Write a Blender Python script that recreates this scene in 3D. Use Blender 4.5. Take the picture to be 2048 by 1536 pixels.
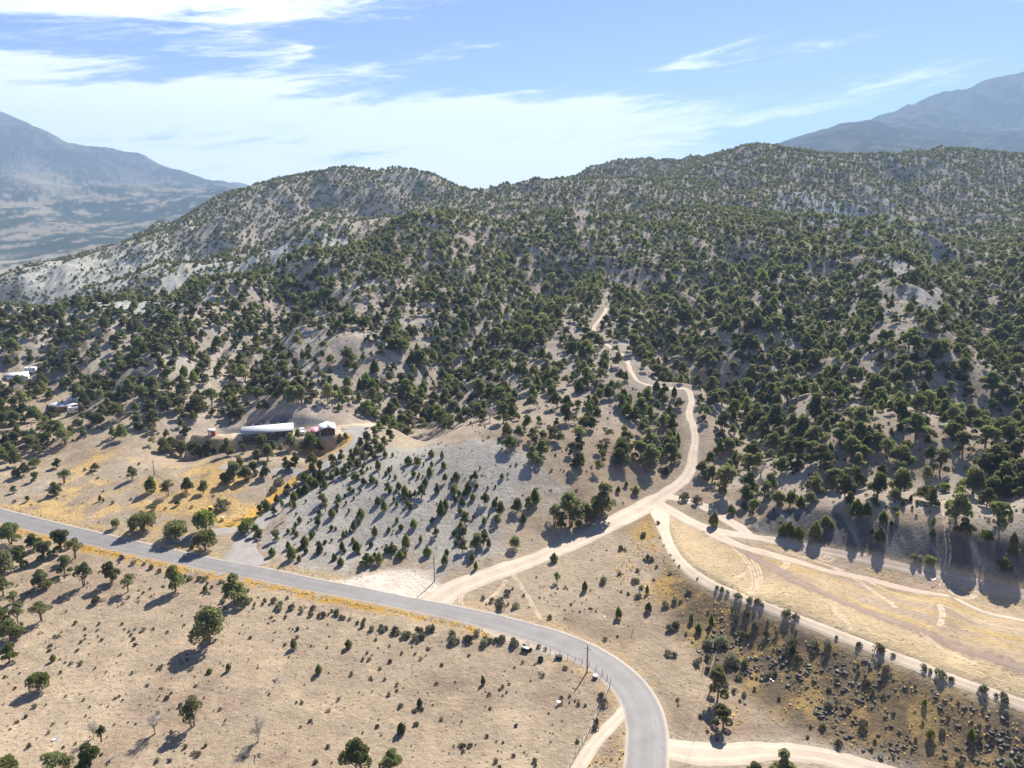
import bpy, math, random
import numpy as np
R = math.radians
for o in list(bpy.data.objects):
    bpy.data.objects.remove(o)
scene = bpy.context.scene
col = scene.collection

# ---------------------------------------------------------------- camera
CAM_H, FPX, PITCH = 87.0, 1446.0, R(13.2)
cam_data = bpy.data.cameras.new('camera')
cam_data.sensor_width = 36.0
cam_data.lens = 36.0 * FPX / 2048.0
cam_data.clip_start = 1.0
cam_data.clip_end = 40000.0
cam = bpy.data.objects.new('camera', cam_data)
cam.location = (0, 0, CAM_H)
cam.rotation_euler = (math.pi / 2 - PITCH, 0, 0)
col.objects.link(cam)
scene.camera = cam

# ---------------------------------------------------------------- light and sky
SUN_AZ, SUN_EL = R(27.0), R(43.0)          # azimuth measured from +Y towards +X
world = bpy.data.worlds.new('World')
scene.world = world
world.use_nodes = True
scene.view_settings.view_transform = 'Standard'
scene.view_settings.look = 'None'
scene.view_settings.exposure = 1.52
scene.view_settings.gamma = 1.0
scene.view_settings.use_curve_mapping = False
cy = scene.cycles
cy.max_bounces = 5; cy.diffuse_bounces = 2; cy.glossy_bounces = 2
cy.transmission_bounces = 3; cy.transparent_max_bounces = 6; cy.volume_bounces = 0
cy.caustics_reflective = False; cy.caustics_refractive = False
cy.use_denoising = True
cy.use_adaptive_sampling = True
cy.adaptive_threshold = 0.015

sun_data = bpy.data.lights.new('sun', 'SUN')
sun_data.energy = 5.0
sun_data.angle = R(0.55)
sun_data.color = (1.0, 0.93, 0.82)
sun = bpy.data.objects.new('sun', sun_data)
sun.rotation_euler = (math.pi / 2 - SUN_EL, 0, math.pi - SUN_AZ)
col.objects.link(sun)


class NT:
    """small helper for node trees"""
    def __init__(self, tree):
        self.t = tree
        self.n = tree.nodes
    def node(self, kind, **kw):
        nd = self.n.new(kind)
        for k, v in kw.items():
            if k.startswith('i_'):
                key = k[2:]
                key = int(key) if key.isdigit() else key
                self.set(nd.inputs[key], v)
            else:
                setattr(nd, k, v)
        return nd
    def set(self, sock, v):
        if isinstance(v, bpy.types.NodeSocket):
            self.t.links.new(v, sock)
        elif isinstance(v, (tuple, list)) and len(v) == 3 and sock.type == 'RGBA':
            sock.default_value = (*v, 1)
        else:
            sock.default_value = v
    def math(self, op, a, b=None, c=None, clamp=False):
        nd = self.n.new('ShaderNodeMath'); nd.operation = op; nd.use_clamp = clamp
        self.set(nd.inputs[0], a)
        if b is not None: self.set(nd.inputs[1], b)
        if c is not None: self.set(nd.inputs[2], c)
        return nd.outputs[0]
    def step(self, x, a, b):
        nd = self.n.new('ShaderNodeMapRange'); nd.interpolation_type = 'SMOOTHSTEP'
        self.set(nd.inputs['Value'], x); self.set(nd.inputs['From Min'], a); self.set(nd.inputs['From Max'], b)
        return nd.outputs[0]
    def mix(self, fac, a, b, blend='MIX'):
        nd = self.n.new('ShaderNodeMix'); nd.data_type = 'RGBA'; nd.blend_type = blend
        self.set(nd.inputs[0], fac); self.set(nd.inputs[6], a); self.set(nd.inputs[7], b)
        return nd.outputs[2]
    def noise(self, vec, scale, detail=3, rough=0.5, dist=0.0):
        nd = self.n.new('ShaderNodeTexNoise')
        nd.inputs['Scale'].default_value = scale; nd.inputs['Detail'].default_value = detail
        nd.inputs['Roughness'].default_value = rough; nd.inputs['Distortion'].default_value = dist
        if vec is not None: self.t.links.new(vec, nd.inputs['Vector'])
        return nd.outputs[0]
    def comb(self, x, y, z):
        nd = self.n.new('ShaderNodeCombineXYZ')
        self.set(nd.inputs[0], x); self.set(nd.inputs[1], y); self.set(nd.inputs[2], z)
        return nd.outputs[0]


def build_sky():
    N = NT(world.node_tree); N.n.clear()
    sky = N.node('ShaderNodeTexSky', sky_type='NISHITA', sun_disc=False, sun_elevation=SUN_EL, sun_rotation=SUN_AZ,
                 altitude=2600.0, air_density=1.0, dust_density=0.9, ozone_density=3.0)
    geo = N.node('ShaderNodeNewGeometry')
    sep = N.node('ShaderNodeSeparateXYZ')
    neg = N.node('ShaderNodeVectorMath', operation='SCALE'); N.t.links.new(geo.outputs['Incoming'], neg.inputs[0]); neg.inputs['Scale'].default_value = -1
    N.t.links.new(neg.outputs[0], sep.inputs[0])
    x, y, z = sep.outputs
    az = N.math('ARCTAN2', x, y)                       # radians, 0 = +Y, positive to the right
    el = N.math('ARCSINE', z)
    # long level streaks, tilting a little up to the right
    tilt = N.math('MULTIPLY_ADD', az, -0.10, el)
    v1 = N.comb(N.math('MULTIPLY', az, 3.0), N.math('MULTIPLY', tilt, 17.0), 1.7)
    warp = N.noise(v1, 1.6, 3, 0.55)
    v2 = N.comb(N.math('MULTIPLY_ADD', warp, 1.1, N.math('MULTIPLY', az, 3.2)),
                N.math('MULTIPLY_ADD', warp, 0.9, N.math('MULTIPLY', tilt, 21.0)), 4.2)
    big = N.noise(v2, 1.0, 9, 0.62)
    fine = N.noise(N.comb(N.math('MULTIPLY', az, 22.0), N.math('MULTIPLY', tilt, 150.0), 0.3), 1.0, 6, 0.65, 0.4)
    # where cloud lies: a broad bank low in the sky, thinning towards the sun side, and cirrus higher up
    low = N.math('MULTIPLY', N.step(el, 0.175, 0.115), N.step(az, 0.40, -0.06))
    low = N.math('MULTIPLY', low, N.step(N.math('MULTIPLY_ADD', az, 0.10, el), -0.06, 0.02))
    upl = N.math('MULTIPLY', N.step(N.math('ABSOLUTE', N.math('SUBTRACT', N.math('MULTIPLY_ADD', az, -0.12, el), 0.275)), 0.075, 0.02), N.step(az, 0.02, -0.22))
    rgt = N.math('MULTIPLY', N.step(N.math('ABSOLUTE', N.math('SUBTRACT', el, 0.10)), 0.06, 0.01), N.step(az, 0.46, 0.22))
    cover = N.math('MULTIPLY_ADD', low, 0.47, N.math('MULTIPLY', upl, 0.24))
    cover = N.math('MULTIPLY_ADD', rgt, 0.10, cover)
    dens = N.math('ADD', N.math('MULTIPLY_ADD', fine, 0.34, N.math('MULTIPLY_ADD', big, 1.7, -0.36)), cover)
    cl = N.step(dens, 0.76, 1.06)
    cl = N.math('MULTIPLY', cl, N.step(el, 0.0, 0.03))
    hsv = N.node('ShaderNodeHueSaturation'); N.t.links.new(sky.outputs[0], hsv.inputs['Color'])
    hsv.inputs['Saturation'].default_value = 1.12; hsv.inputs['Value'].default_value = 0.86; hsv.inputs['Hue'].default_value = 0.514
    colr = N.mix(cl, hsv.outputs[0], (10.4, 10.4, 10.7))
    bg = N.node('ShaderNodeBackground'); N.t.links.new(colr, bg.inputs[0]); bg.inputs[1].default_value = 0.050
    out = N.node('ShaderNodeOutputWorld'); N.t.links.new(bg.outputs[0], out.inputs[0])
    world.cycles.sampling_method = 'MANUAL'
    world.cycles.sample_map_resolution = 512
build_sky()

# ---------------------------------------------------------------- numpy noise
_rng0 = np.random.RandomState(7)
_PERM = np.concatenate([_rng0.permutation(256)] * 3)
_GA = _rng0.rand(256) * 2 * np.pi
_GX, _GY = np.cos(_GA), np.sin(_GA)

def perlin(x, y):
    xi = np.floor(x).astype(int); yi = np.floor(y).astype(int)
    xf, yf = x - xi, y - yi
    u = xf * xf * xf * (xf * (xf * 6 - 15) + 10); v = yf * yf * yf * (yf * (yf * 6 - 15) + 10)
    def g(ix, iy, dx, dy):
        h = _PERM[(_PERM[ix & 255] + iy) & 255]
        return _GX[h] * dx + _GY[h] * dy
    a = g(xi, yi, xf, yf); b = g(xi + 1, yi, xf - 1, yf)
    c = g(xi, yi + 1, xf, yf - 1); d = g(xi + 1, yi + 1, xf - 1, yf - 1)
    return (a + u * (b - a)) + v * ((c + u * (d - c)) - (a + u * (b - a)))

def fbm(x, y, wave, octaves=4, gain=0.5, seed=0):
    s, amp, f = 0, 1.0, 1.0 / wave
    for i in range(octaves):
        s = s + amp * perlin(x * f + 17.3 * i + seed * 31.7, y * f - 9.1 * i + seed * 12.9)
        amp *= gain; f *= 2.03
    return s

def ridged(x, y, wave, octaves=4, gain=0.5, seed=0):
    s, amp, f = 0, 1.0, 1.0 / wave
    for i in range(octaves):
        n = 1 - 2.0 * np.abs(perlin(x * f + 5.3 * i + seed * 21.7, y * f + 3.1 * i + seed * 7.9))
        s = s + amp * n
        amp *= gain; f *= 2.1
    return s

def smooth(x, a, b):
    t = np.clip((x - a) / (b - a), 0, 1)
    return t * t * (3 - 2 * t)

# ---------------------------------------------------------------- picture ray helpers (used only to survey where things stand)
CP, SP = math.cos(PITCH), math.sin(PITCH)
def ray(u, v):
    dx, dy = (np.asarray(u, float) - 1024) / FPX, (768 - np.asarray(v, float)) / FPX
    return dx, CP + dy * SP, -SP + dy * CP

def pt_h(u, v, h):
    d = ray(u, v); t = (h - CAM_H) / d[2]
    return (d[0] * t, d[1] * t, h)

def pt_t(u, v, t):
    d = ray(u, v)
    return (d[0] * t, d[1] * t, CAM_H + d[2] * t)

def pt_w(u, t, h):
    return ((u - 1024) / FPX * t, CP * t, h)

def project(x, y, z):
    zc = z - CAM_H
    depth = y * CP - zc * SP
    return 1024 + FPX * x / depth, 768 - FPX * (y * SP + zc * CP) / depth, depth

# ---------------------------------------------------------------- terrain survey points
HP = [  # u, v, height
 # paved road and pasture
 (0,1030,-1),(250,1090,0),(500,1130,0),(760,1190,0),(1000,1235,0),(1200,1310,0),(1300,1420,0),(1300,1536,0),
 (0,1200,-3),(0,1400,-4),(0,1536,-4),(300,1300,-2.2),(300,1536,-3),(600,1350,-1.6),(600,1536,-2),(900,1400,-1),(900,1536,-1),
 (1100,1480,-.5),(700,1250,-.6),(350,1180,-1),(150,1110,-1.2),
 # yard left of the driveway
 (100,980,1),(250,980,3),(300,1050,1.2),(400,1060,1.2),(150,930,2.5),(0,940,1),(400,980,4.6),(560,960,5),(480,1030,2),(330,940,6),
 (450,930,7),(250,900,6),(100,880,4),(0,880,3),(100,830,7),(40,770,9),(110,815,8),
 # house pad
 (480,882,10),(590,872,10),(670,870,10.3),(740,862,10.8),(400,872,9.6),(380,900,7.4),(480,905,8),(600,905,8.4),(690,905,8.6),
 # driveway
 (500,1062,.8),(560,1000,3),(610,960,5),(660,920,8),(710,890,10),(730,870,10.6),
 # grey slope
 (560,1110,.5),(650,1135,.4),(800,1135,.4),(850,1080,3),(700,1050,3.4),(640,1000,5.4),(700,960,8.4),(800,1000,7.4),(900,1020,6),
 (1000,1050,4.5),(1000,990,8),(800,930,11.6),(900,940,11.4),(1000,930,12.5),(1100,960,9),(1100,1020,5),(1180,980,6.5),(760,880,13.6),
 (850,880,15),(950,870,17),(1050,880,16),(1150,900,13),(1250,920,9.5),(1250,970,5),(1050,1090,1.6),(1150,1060,2),
 (950,1170,.3),(1100,1200,.4),(1200,1230,.4),(1100,1130,.8),(1200,1120,1.3),(1250,1080,1.8),(1300,1010,2.2),(1350,985,3.6),
 (1390,930,7),(1390,850,13),
 # field, its edge track and the slope below it
 (1400,1080,3.2),(1500,1100,4.4),(1600,1140,5.1),(1500,1180,4.3),(1700,1200,5.6),(1900,1200,6.3),(1900,1300,6.5),(2048,1250,7),(2200,1300,7.2),
 (1320,1030,2.6),
 (1290,1130,1.2),(1340,1230,0),(1400,1310,-1.2),(1480,1400,-2.2),(1600,1475,-2.4),(1750,1530,-2),
 
 (1400,1500,-1.5),(1500,1500,-2),(1650,1530,-2),(1380,1400,-1),
 # cut bank: foot, then top
 (1460,1055,3.7), (1480,1020,5.0), (1450,985,6),(1500,950,9.5),(1600,960,12.0),(1700,960,13.2),(1850,980,14.0),(2000,1000,14.8),(1450,900,10.5),(1550,880,16),(1700,880,21),
 (1850,880,23),(2000,900,23.4),(1500,800,20),(1700,800,25),(2000,800,27),(2200,850,27),(1400,800,17),(1400,700,27),(1550,700,28),
 (1700,700,32),(2000,700,34),(1400,600,39),(1550,600,41),(1700,600,43),(2000,600,45),(2200,650,42),(1700,530,55),(2000,520,59),
]
TP = [  # u, v, depth
 # front hill
 (1000,800,272),(1200,800,268),(1000,700,335),(1200,700,330),(1000,600,420),(1200,600,415),(1000,500,530),(1200,500,530),(1300,500,525),
 (1000,455,585),(1170,425,625),(1080,432,620),(1300,450,620),(900,433,600),
 (800,800,275),(800,700,340),(800,600,420),(800,520,490),(800,449,570),(600,800,280),(600,700,345),(600,600,420),(600,550,455),(600,506,490),
 (400,800,285),(400,720,335),(400,650,385),(400,600,430),(400,566,455),(200,800,300),(200,700,360),(200,611,440),(0,800,315),(0,720,355),(0,648,430),
 (-250,800,330),(-250,690,420),
 (520,843,272),(590,836,273),(660,842,272),(430,856,268),
 # second crest and hill behind it
 (0,612,560),(175,573,590),(312,535,620),(470,488,680),(594,475,700),(760,441,730),(-200,650,540),
 (400,540,600),(500,518,610),(200,592,560),(640,487,620),
 (470,470,790),(600,458,800),(300,510,760),(150,560,720),(60,582,700),(700,420,880),(850,415,850),(500,420,880),(350,480,820),
 (0,560,800),(150,516,820),(300,471,860),(430,401,930),(520,371,980),(610,351,1000),(700,341,1020),(760,351,1020),(860,353,1000),(910,371,960),(950,386,920),
 (-200,620,800),
 # ridges right of the saddle
 (1000,385,900),(1060,374,900),(1170,369,900),(1260,361,900),(1330,362,890),(1150,402,780),(1050,412,780),(1250,400,780),
 (1100,366,1230),(1180,346,1250),(1240,331,1260),(1330,329,1260),(1390,331,1260),
 (1400,400,760),(1500,350,880),(1400,333,980),(1450,309,1000),(1500,294,1010),(1540,294,1010),(1600,306,1010),(1650,310,1020),(1750,314,1030),
 (1850,307,1030),(1900,301,1030),(1960,306,1030),(2048,316,1030),(2200,330,1030),
 (1560,440,630),(1700,449,615),(1800,459,600),(1880,481,575),(1650,430,740),(1650,392,800),(1750,400,800),(1750,350,900),(1950,420,780),(1950,352,900),(2100,430,760),
 (1850,440,720),(1600,350,900),
 # far left valley and mountain
 (0,540,2000),(200,520,2050),(0,470,2600),(150,455,2700),(300,465,2700),(400,440,2900),(0,415,3200),(120,432,3100),(250,408,3500),(400,405,3600),(550,400,3700),
 (0,330,4400),(60,322,4500),(130,370,4200),(250,360,4800),(300,375,4500),(400,390,4600),
 (0,232,5600),(60,260,5600),(110,287,5600),(155,313,5500),(182,309,5300),(230,329,5400),(290,331,5300),(340,353,5400),(420,371,5500),(450,378,5500),
 (-150,150,5600),(-350,100,5600),(-150,420,3000),(-150,540,2000),
 (470,369,8200),(440,380,8200),(520,382,8200),(620,385,8200),(800,388,8500),(985,386,8500),(1100,390,8500),(1400,380,8500),
 # far right mountain
 (1600,303,3500),(1660,279,3500),(1715,267,3500),(1760,274,3500),(1850,292,3400),(1740,269,5000),(1800,241,5000),(1870,213,5000),(1920,209,5000),(1960,191,5000),
 (2048,161,5000),(2150,125,5000),(2350,90,5000),(1950,280,4000),(2048,290,3600),(2048,240,4200),(2200,300,3400),
]
WP = [  # u, depth, height of ground the ridges hide
 (0,480,-4),(200,500,2),(400,520,14),(600,560,26),(800,640,50),(-250,480,-2),
 (0,630,-12),(150,650,-4),(300,690,10),(470,735,26),(600,760,35),(760,800,58),
 (0,1000,-20),(200,1050,5),(400,1200,20),(700,1300,60),(900,1200,70),(0,1400,-55),(200,1500,-55),(400,1700,-40),(700,1800,-20),
 (1170,700,78),(1300,700,84),(1000,690,72),(1560,680,72),(1750,670,68),(1880,640,62),(1000,1050,85),(1170,1050,100),(1300,1060,118),(1000,1500,60),(1240,1500,110),(1500,1300,130),(1800,1300,150),(2048,1300,150),
 (1240,2200,60),(1600,2300,150),(2000,2300,170),(900,2500,0),(1000,4500,100),(700,5000,60),(1300,5000,150),(1500,5500,250),(600,2600,-40),
 (300,7500,300),(0,8200,700),(1900,8200,500),(1650,7500,300),(2200,8200,700),(1000,11000,250),(0,11000,600),(2048,11000,600),
 (-500,1400,-50),(-500,600,10),(2500,600,80),(2500,1000,150),(2500,300,40),(-500,320,5),(2500,2300,150),
]
def along(L, k):
    L = np.array(L, float); q = np.linspace(0, len(L) - 1, k); i = np.arange(len(L))
    return [tuple(np.interp(q, i, L[:, c]) for c in range(3))] and list(zip(*[np.interp(q, i, L[:, c]) for c in range(3)]))
HP += along([(1340,1092,2.9),(1368,1132,3.3),(1410,1163,3.7),(1470,1190,4.3),(1540,1217,4.8),(1620,1247,5.2),(1720,1287,5.7),(1830,1330,6.2),(1940,1372,6.6),(2048,1410,6.9),(2200,1465,7.2)], 34)
HP += along([(1330,1130,2.0),(1352,1170,1.7),(1400,1206,1.4),(1470,1240,1.4),(1540,1277,1.6),(1620,1318,2.0),(1720,1365,2.4),(1830,1415,2.9),(1940,1462,3.2),(2048,1505,3.5),(2200,1565,3.8)], 30)
FOOT = along([(1540,1080,4.9),(1620,1093,5.3),(1700,1107,5.7),(1800,1124,6.1),(1900,1140,6.5),(2048,1167,6.9),(2200,1195,7.2)], 26)
TOPB = along([(1540,1016,7.4),(1620,1018,10.5),(1700,1029,11.7),(1800,1045,12.4),(1900,1061,12.9),(2048,1088,13.5),(2200,1115,13.9)], 26)
HP += FOOT + TOPB
pts = [pt_h(*p) for p in HP] + [pt_t(*p) for p in TP] + [pt_w(*p) for p in WP]
pts += [(-170,90,-4),(-90,60,-3),(0,60,-1),(60,70,-2),(120,80,0),(190,110,4),(230,150,11),(-260,150,-3),(-300,220,0),(-150,30,-4),(0,20,-1),(150,30,-1),(260,200,24)]
pts = np.array(pts)
Y0 = 40.0
def warp(x, y):
    return x / (y + Y0), np.log(y + Y0) * 0.62
pa, pb = warp(pts[:, 0], pts[:, 1])

def tps_kernel(r2):
    return r2 * np.log(r2 + 1e-12)
n = len(pts)
# solve for height, scaled by distance so that near and far relief weigh alike
wt = 1.0 / (pts[:, 1] + Y0)
Km = tps_kernel((pa[:, None] - pa[None]) ** 2 + (pb[:, None] - pb[None]) ** 2)
Pm = np.stack([np.ones(n), pa, pb], 1)
A = np.zeros((n + 3, n + 3)); A[:n, :n] = Km + np.eye(n) * 2e-6; A[:n, n:] = Pm; A[n:, :n] = Pm.T
rhs = np.zeros(n + 3); rhs[:n] = pts[:, 2] * wt
coef = np.linalg.solve(A, rhs)

# ---------------------------------------------------------------- the grid
AMAX, NC = 0.93, 1000
y_near = np.exp(np.linspace(math.log(25 + Y0), math.log(120 + Y0), 90))[:-1]
y_mid = np.exp(np.linspace(math.log(120 + Y0), math.log(1350 + Y0), 640))[:-1]
y_far = np.exp(np.linspace(math.log(1350 + Y0), math.log(11500 + Y0), 170))
ROWS = np.concatenate([y_near, y_mid, y_far]) - Y0
NR = len(ROWS)
COLS = np.linspace(-AMAX, AMAX, NC)
LOGR = np.log(ROWS + Y0)

ca = np.linspace(-AMAX, AMAX, 320)
cb = np.linspace(LOGR[0], LOGR[-1], 460)
def tps_eval(a, b):
    out = np.zeros(a.shape)
    for i in range(n):
        out += coef[i] * tps_kernel((a - pa[i]) ** 2 + (b - pb[i]) ** 2)
    return out + coef[n] + coef[n + 1] * a + coef[n + 2] * b
CA, CB = np.meshgrid(ca, cb)
coarse = tps_eval(CA, CB * 0.62) * np.exp(CB)

def bil(grid, fi, fj):
    fi = np.clip(fi, 0, grid.shape[0] - 1.0001); fj = np.clip(fj, 0, grid.shape[1] - 1.0001)
    i = fi.astype(int); j = fj.astype(int); di = fi - i; dj = fj - j
    return (grid[i, j] * (1 - di) * (1 - dj) + grid[i + 1, j] * di * (1 - dj) + grid[i, j + 1] * (1 - di) * dj + grid[i + 1, j + 1] * di * dj)

def base_h(x, y):
    x = np.asarray(x, float); y = np.maximum(np.asarray(y, float), ROWS[0])
    a = x / (y + Y0); b = np.log(y + Y0)
    return bil(coarse, (b - cb[0]) / (cb[1] - cb[0]), (a - ca[0]) / (ca[1] - ca[0]))

GY, GA = np.meshgrid(ROWS, COLS, indexing='ij')
GX = GA * (GY + Y0)
HB = base_h(GX, GY)

def cast(u, v, hfun, tmax=9000.0):
    """where the sight line through (u, v) first meets the ground; arrays in, XY out"""
    u = np.atleast_1d(np.asarray(u, float)); v = np.atleast_1d(np.asarray(v, float))
    d = ray(u, v)
    ts = np.exp(np.linspace(math.log(70), math.log(tmax), 1200))
    X = d[0][:, None] * ts; Y = d[1][:, None] * ts; Z = CAM_H + d[2][:, None] * ts
    below = Z < hfun(X, Y)
    k = np.where(below.any(1), below.argmax(1), len(ts) - 1)
    k = np.maximum(k, 1)
    lo, hi = ts[k - 1].copy(), ts[k].copy()
    for _ in range(14):
        m = (lo + hi) / 2
        b = CAM_H + d[2] * m < hfun(d[0] * m, d[1] * m)
        hi = np.where(b, m, hi); lo = np.where(b, lo, m)
    return np.stack([d[0] * hi, d[1] * hi], 1), hi

def catmull(P, step):
    P = np.asarray(P, float)
    Q = np.vstack([2 * P[0] - P[1], P, 2 * P[-1] - P[-2]])
    out = []
    for i in range(1, len(Q) - 2):
        k = max(2, int(np.linalg.norm(Q[i + 1][:2] - Q[i][:2]) / step))
        for s in np.linspace(0, 1, k, endpoint=False):
            out.append(0.5 * (2 * Q[i] + (Q[i + 1] - Q[i - 1]) * s + (2 * Q[i - 1] - 5 * Q[i] + 4 * Q[i + 1] - Q[i + 2]) * s ** 2
                              + (3 * Q[i] - Q[i - 1] - 3 * Q[i + 1] + Q[i + 2]) * s ** 3))
    out.append(Q[-2])
    return np.array(out)

def line_xy(pix, step=2.0, h=base_h):
    """polyline of picture points (and an optional third value, a width) as a smooth world line"""
    pix = np.array(pix, float)
    xy, _ = cast(pix[:, 0], pix[:, 1], h)
    if pix.shape[1] > 2:
        xy = np.hstack([xy, pix[:, 2:]])
    return catmull(xy, step)

def dist_line(x, y, L):
    """distance from points to a polyline"""
    shp = x.shape; x = x.ravel(); y = y.ravel()
    best = np.full(x.shape, 1e9)
    w = np.where((x > L[:, 0].min() - 60) & (x < L[:, 0].max() + 60) & (y > L[:, 1].min() - 60) & (y < L[:, 1].max() + 60))[0]
    if len(w):
        xx, yy = x[w], y[w]; b = np.full(len(w), 1e9)
        for i in range(len(L) - 1):
            ax, ay = L[i, :2]; dx, dy = L[i + 1, :2] - L[i, :2]
            t = np.clip(((xx - ax) * dx + (yy - ay) * dy) / (dx * dx + dy * dy + 1e-9), 0, 1)
            b = np.minimum(b, (xx - ax - t * dx) ** 2 + (yy - ay - t * dy) ** 2)
        best[w] = np.sqrt(b)
    return best.reshape(shp)

def poly_xy(pix, h=base_h):
    pix = np.array(pix, float)
    return cast(pix[:, 0], pix[:, 1], h)[0]

def in_poly(x, y, P):
    c = np.zeros(x.shape, bool); m = len(P)
    for i in range(m):
        x1, y1 = P[i]; x2, y2 = P[(i + 1) % m]
        cond = ((y1 > y) != (y2 > y))
        xi = (x2 - x1) * (y - y1) / ((y2 - y1) if abs(y2 - y1) > 1e-9 else 1e-9) + x1
        c ^= cond & (x < xi)
    return c

def soft_poly(x, y, P, soft, wob=0.0):
    """1 inside, falling to 0 over SOFT metres either side of the edge"""
    d = dist_line(x, y, np.vstack([P, P[:1]]))
    s = np.where(in_poly(x, y, P), d, -d)
    if wob: s = s + wob * (fbm(x, y, 16, 4, .6, 91) + .5 * fbm(x, y, 45, 2, .5, 92))
    return smooth(s, -soft, soft)

# ---------------------------------------------------------------- lines of roads and tracks
ROAD = line_xy([(-160,984,2.9),(0,1031,2.9),(120,1061,2.8),(250,1091,2.7),(380,1120,2.6),(500,1143,2.5),(640,1172,2.45),(760,1195,2.45),(880,1219,2.5),(960,1237,2.7),(1040,1258,2.9),(1110,1280,3.2),
                (1170,1306,3.4),(1220,1337,3.5),(1258,1372,3.5),(1283,1412,3.5),(1294,1460,3.45),(1294,1510,3.4),(1288,1560,3.3),(1275,1640,3.3)], 1.5)
DRIVE = line_xy([(486,1140,6.5),(482,1124,5.2),(483,1108,3.8),(488,1090,2.9),(500,1068,2.4),(530,1038,2.2),(565,1002,2.1),(600,970,2.1),(632,947,2.1),(662,925,2.1),(690,903,2.1),(712,886,2.2),(722,872,2.6),(715,862,3.2),(690,858,3.0)], 1.5)
SPUR = line_xy([(330,1086,1.6),(372,1078,1.6),(410,1068,1.6),(450,1062,1.8),(500,1058,1.6)], 1.5)
SPUR2 = line_xy([(645,940,1.8),(612,946,1.8),(575,941,1.7),(535,944,1.6),(490,940,1.5),(440,934,1.3)], 1.5)
LANE = line_xy([(855,1212,4.0),(905,1180,3.2),(960,1157,2.8),(1020,1136,2.6),(1090,1110,2.5),(1150,1086,2.5),(1210,1055,2.6),(1260,1030,3.0),(1300,1008,3.0),(1335,985,2.0),(1365,962,1.7),(1382,938,1.6),(1386,905,1.2),(1390,880,1.1),(1386,850,1.1),
                (1378,828,1.0),(1383,800,.9),(1372,778,.9),(1330,776,.8),(1280,765,.7),(1262,742,.7),(1250,715,.7),(1215,690,.7),(1195,675,.7),(1188,655,.8),(1205,632,.8),(1214,616,.8)], 2.0)
RIM = line_xy([(1312,1012,2.2),(1322,1034,2.2),(1328,1062,1.2),(1342,1096,1.05),(1368,1132,1.05),(1410,1163,1.05),(1470,1190,1.0),(1540,1217,1.0),(1620,1247,1.0),(1720,1287,1.0),(1830,1330,1.0),(1940,1372,1.0),(2048,1410,1.0),(2200,1465,1.0)], 2.0)
BASE_TRACK = line_xy([(1312,1006,1.8),(1345,1024,1.8),(1390,1048,1.8),(1440,1064,1.9),(1510,1075,1.2),(1580,1089,1.1),(1660,1105,1.1),(1750,1123,1.1),(1850,1145,1.1),(1950,1167,1.1),(2048,1190,1.1),(2200,1222,1.1)], 2.0)
CUT_TRACK = line_xy([(1330,992,1.5),(1370,1000,1.5),(1410,1014,1.4),(1445,1035,1.3),(1478,1055,1.3),(1500,1074,1.3)], 2.0)
FIELD_B = line_xy([(1420,1064,1.8),(1480,1092,1.3),(1550,1112,1.4),(1640,1138,.85),(1740,1160,.85),(1840,1184,.85),(1940,1212,.85),(2048,1242,.85),(2200,1285,.85)], 2.0)
FIELD_C = line_xy([(1440,1070,1.3),(1500,1110,1.2),(1548,1136,1.2),(1600,1166,.65),(1680,1200,.65),(1780,1240,.65),(1880,1280,.65),(1980,1316,.65),(2048,1340,.65),(2200,1392,.65)], 2.0)
SIDE_ROAD = line_xy([(1318,1490,2.2),(1360,1503,2.4),(1420,1508,2.4),(1490,1504,2.4),(1560,1502,1.8),(1620,1509,1.8),(1700,1527,1.8),(1790,1556,1.8),(1930,1620,1.8)], 1.5)
PAST_TRACK = line_xy([(1258,1415,1.2),(1240,1432,1.0),(1215,1456,1.0),(1190,1485,1.0),(1165,1520,1.0),(1140,1570,1.0)], 1.5)
CENTER_LINES = [ROAD, DRIVE, SPUR, SPUR2, LANE, RIM, BASE_TRACK, CUT_TRACK, FIELD_B, FIELD_C, SIDE_ROAD, PAST_TRACK]
TURNOUT = poly_xy([(632,1172),(690,1160),(735,1150),(775,1140),(820,1136),(850,1145),(862,1160),(880,1172),(905,1176),(925,1172),(905,1188),(902,1204),(916,1224),(880,1216),(800,1198),(700,1180)])
APRON = poly_xy([(940,1246),(1000,1262),(1060,1280),(1110,1300),(1160,1316),(1200,1335),(1165,1322),(1110,1312),(1060,1300),(1010,1285),(965,1262)])
PAD = poly_xy([(380,876),(470,884),(560,884),(640,878),(690,874),(745,866),(740,852),(690,850),(610,860),(500,864),(420,864),(370,866)])
FIELD = poly_xy([(1310,1018),(1345,1026),(1440,1064),(1560,1087),(1750,1124),(2048,1190),(2200,1222),(2200,1465),(2048,1410),(1830,1330),(1620,1247),(1470,1190),(1368,1132),(1328,1062)])

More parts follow.
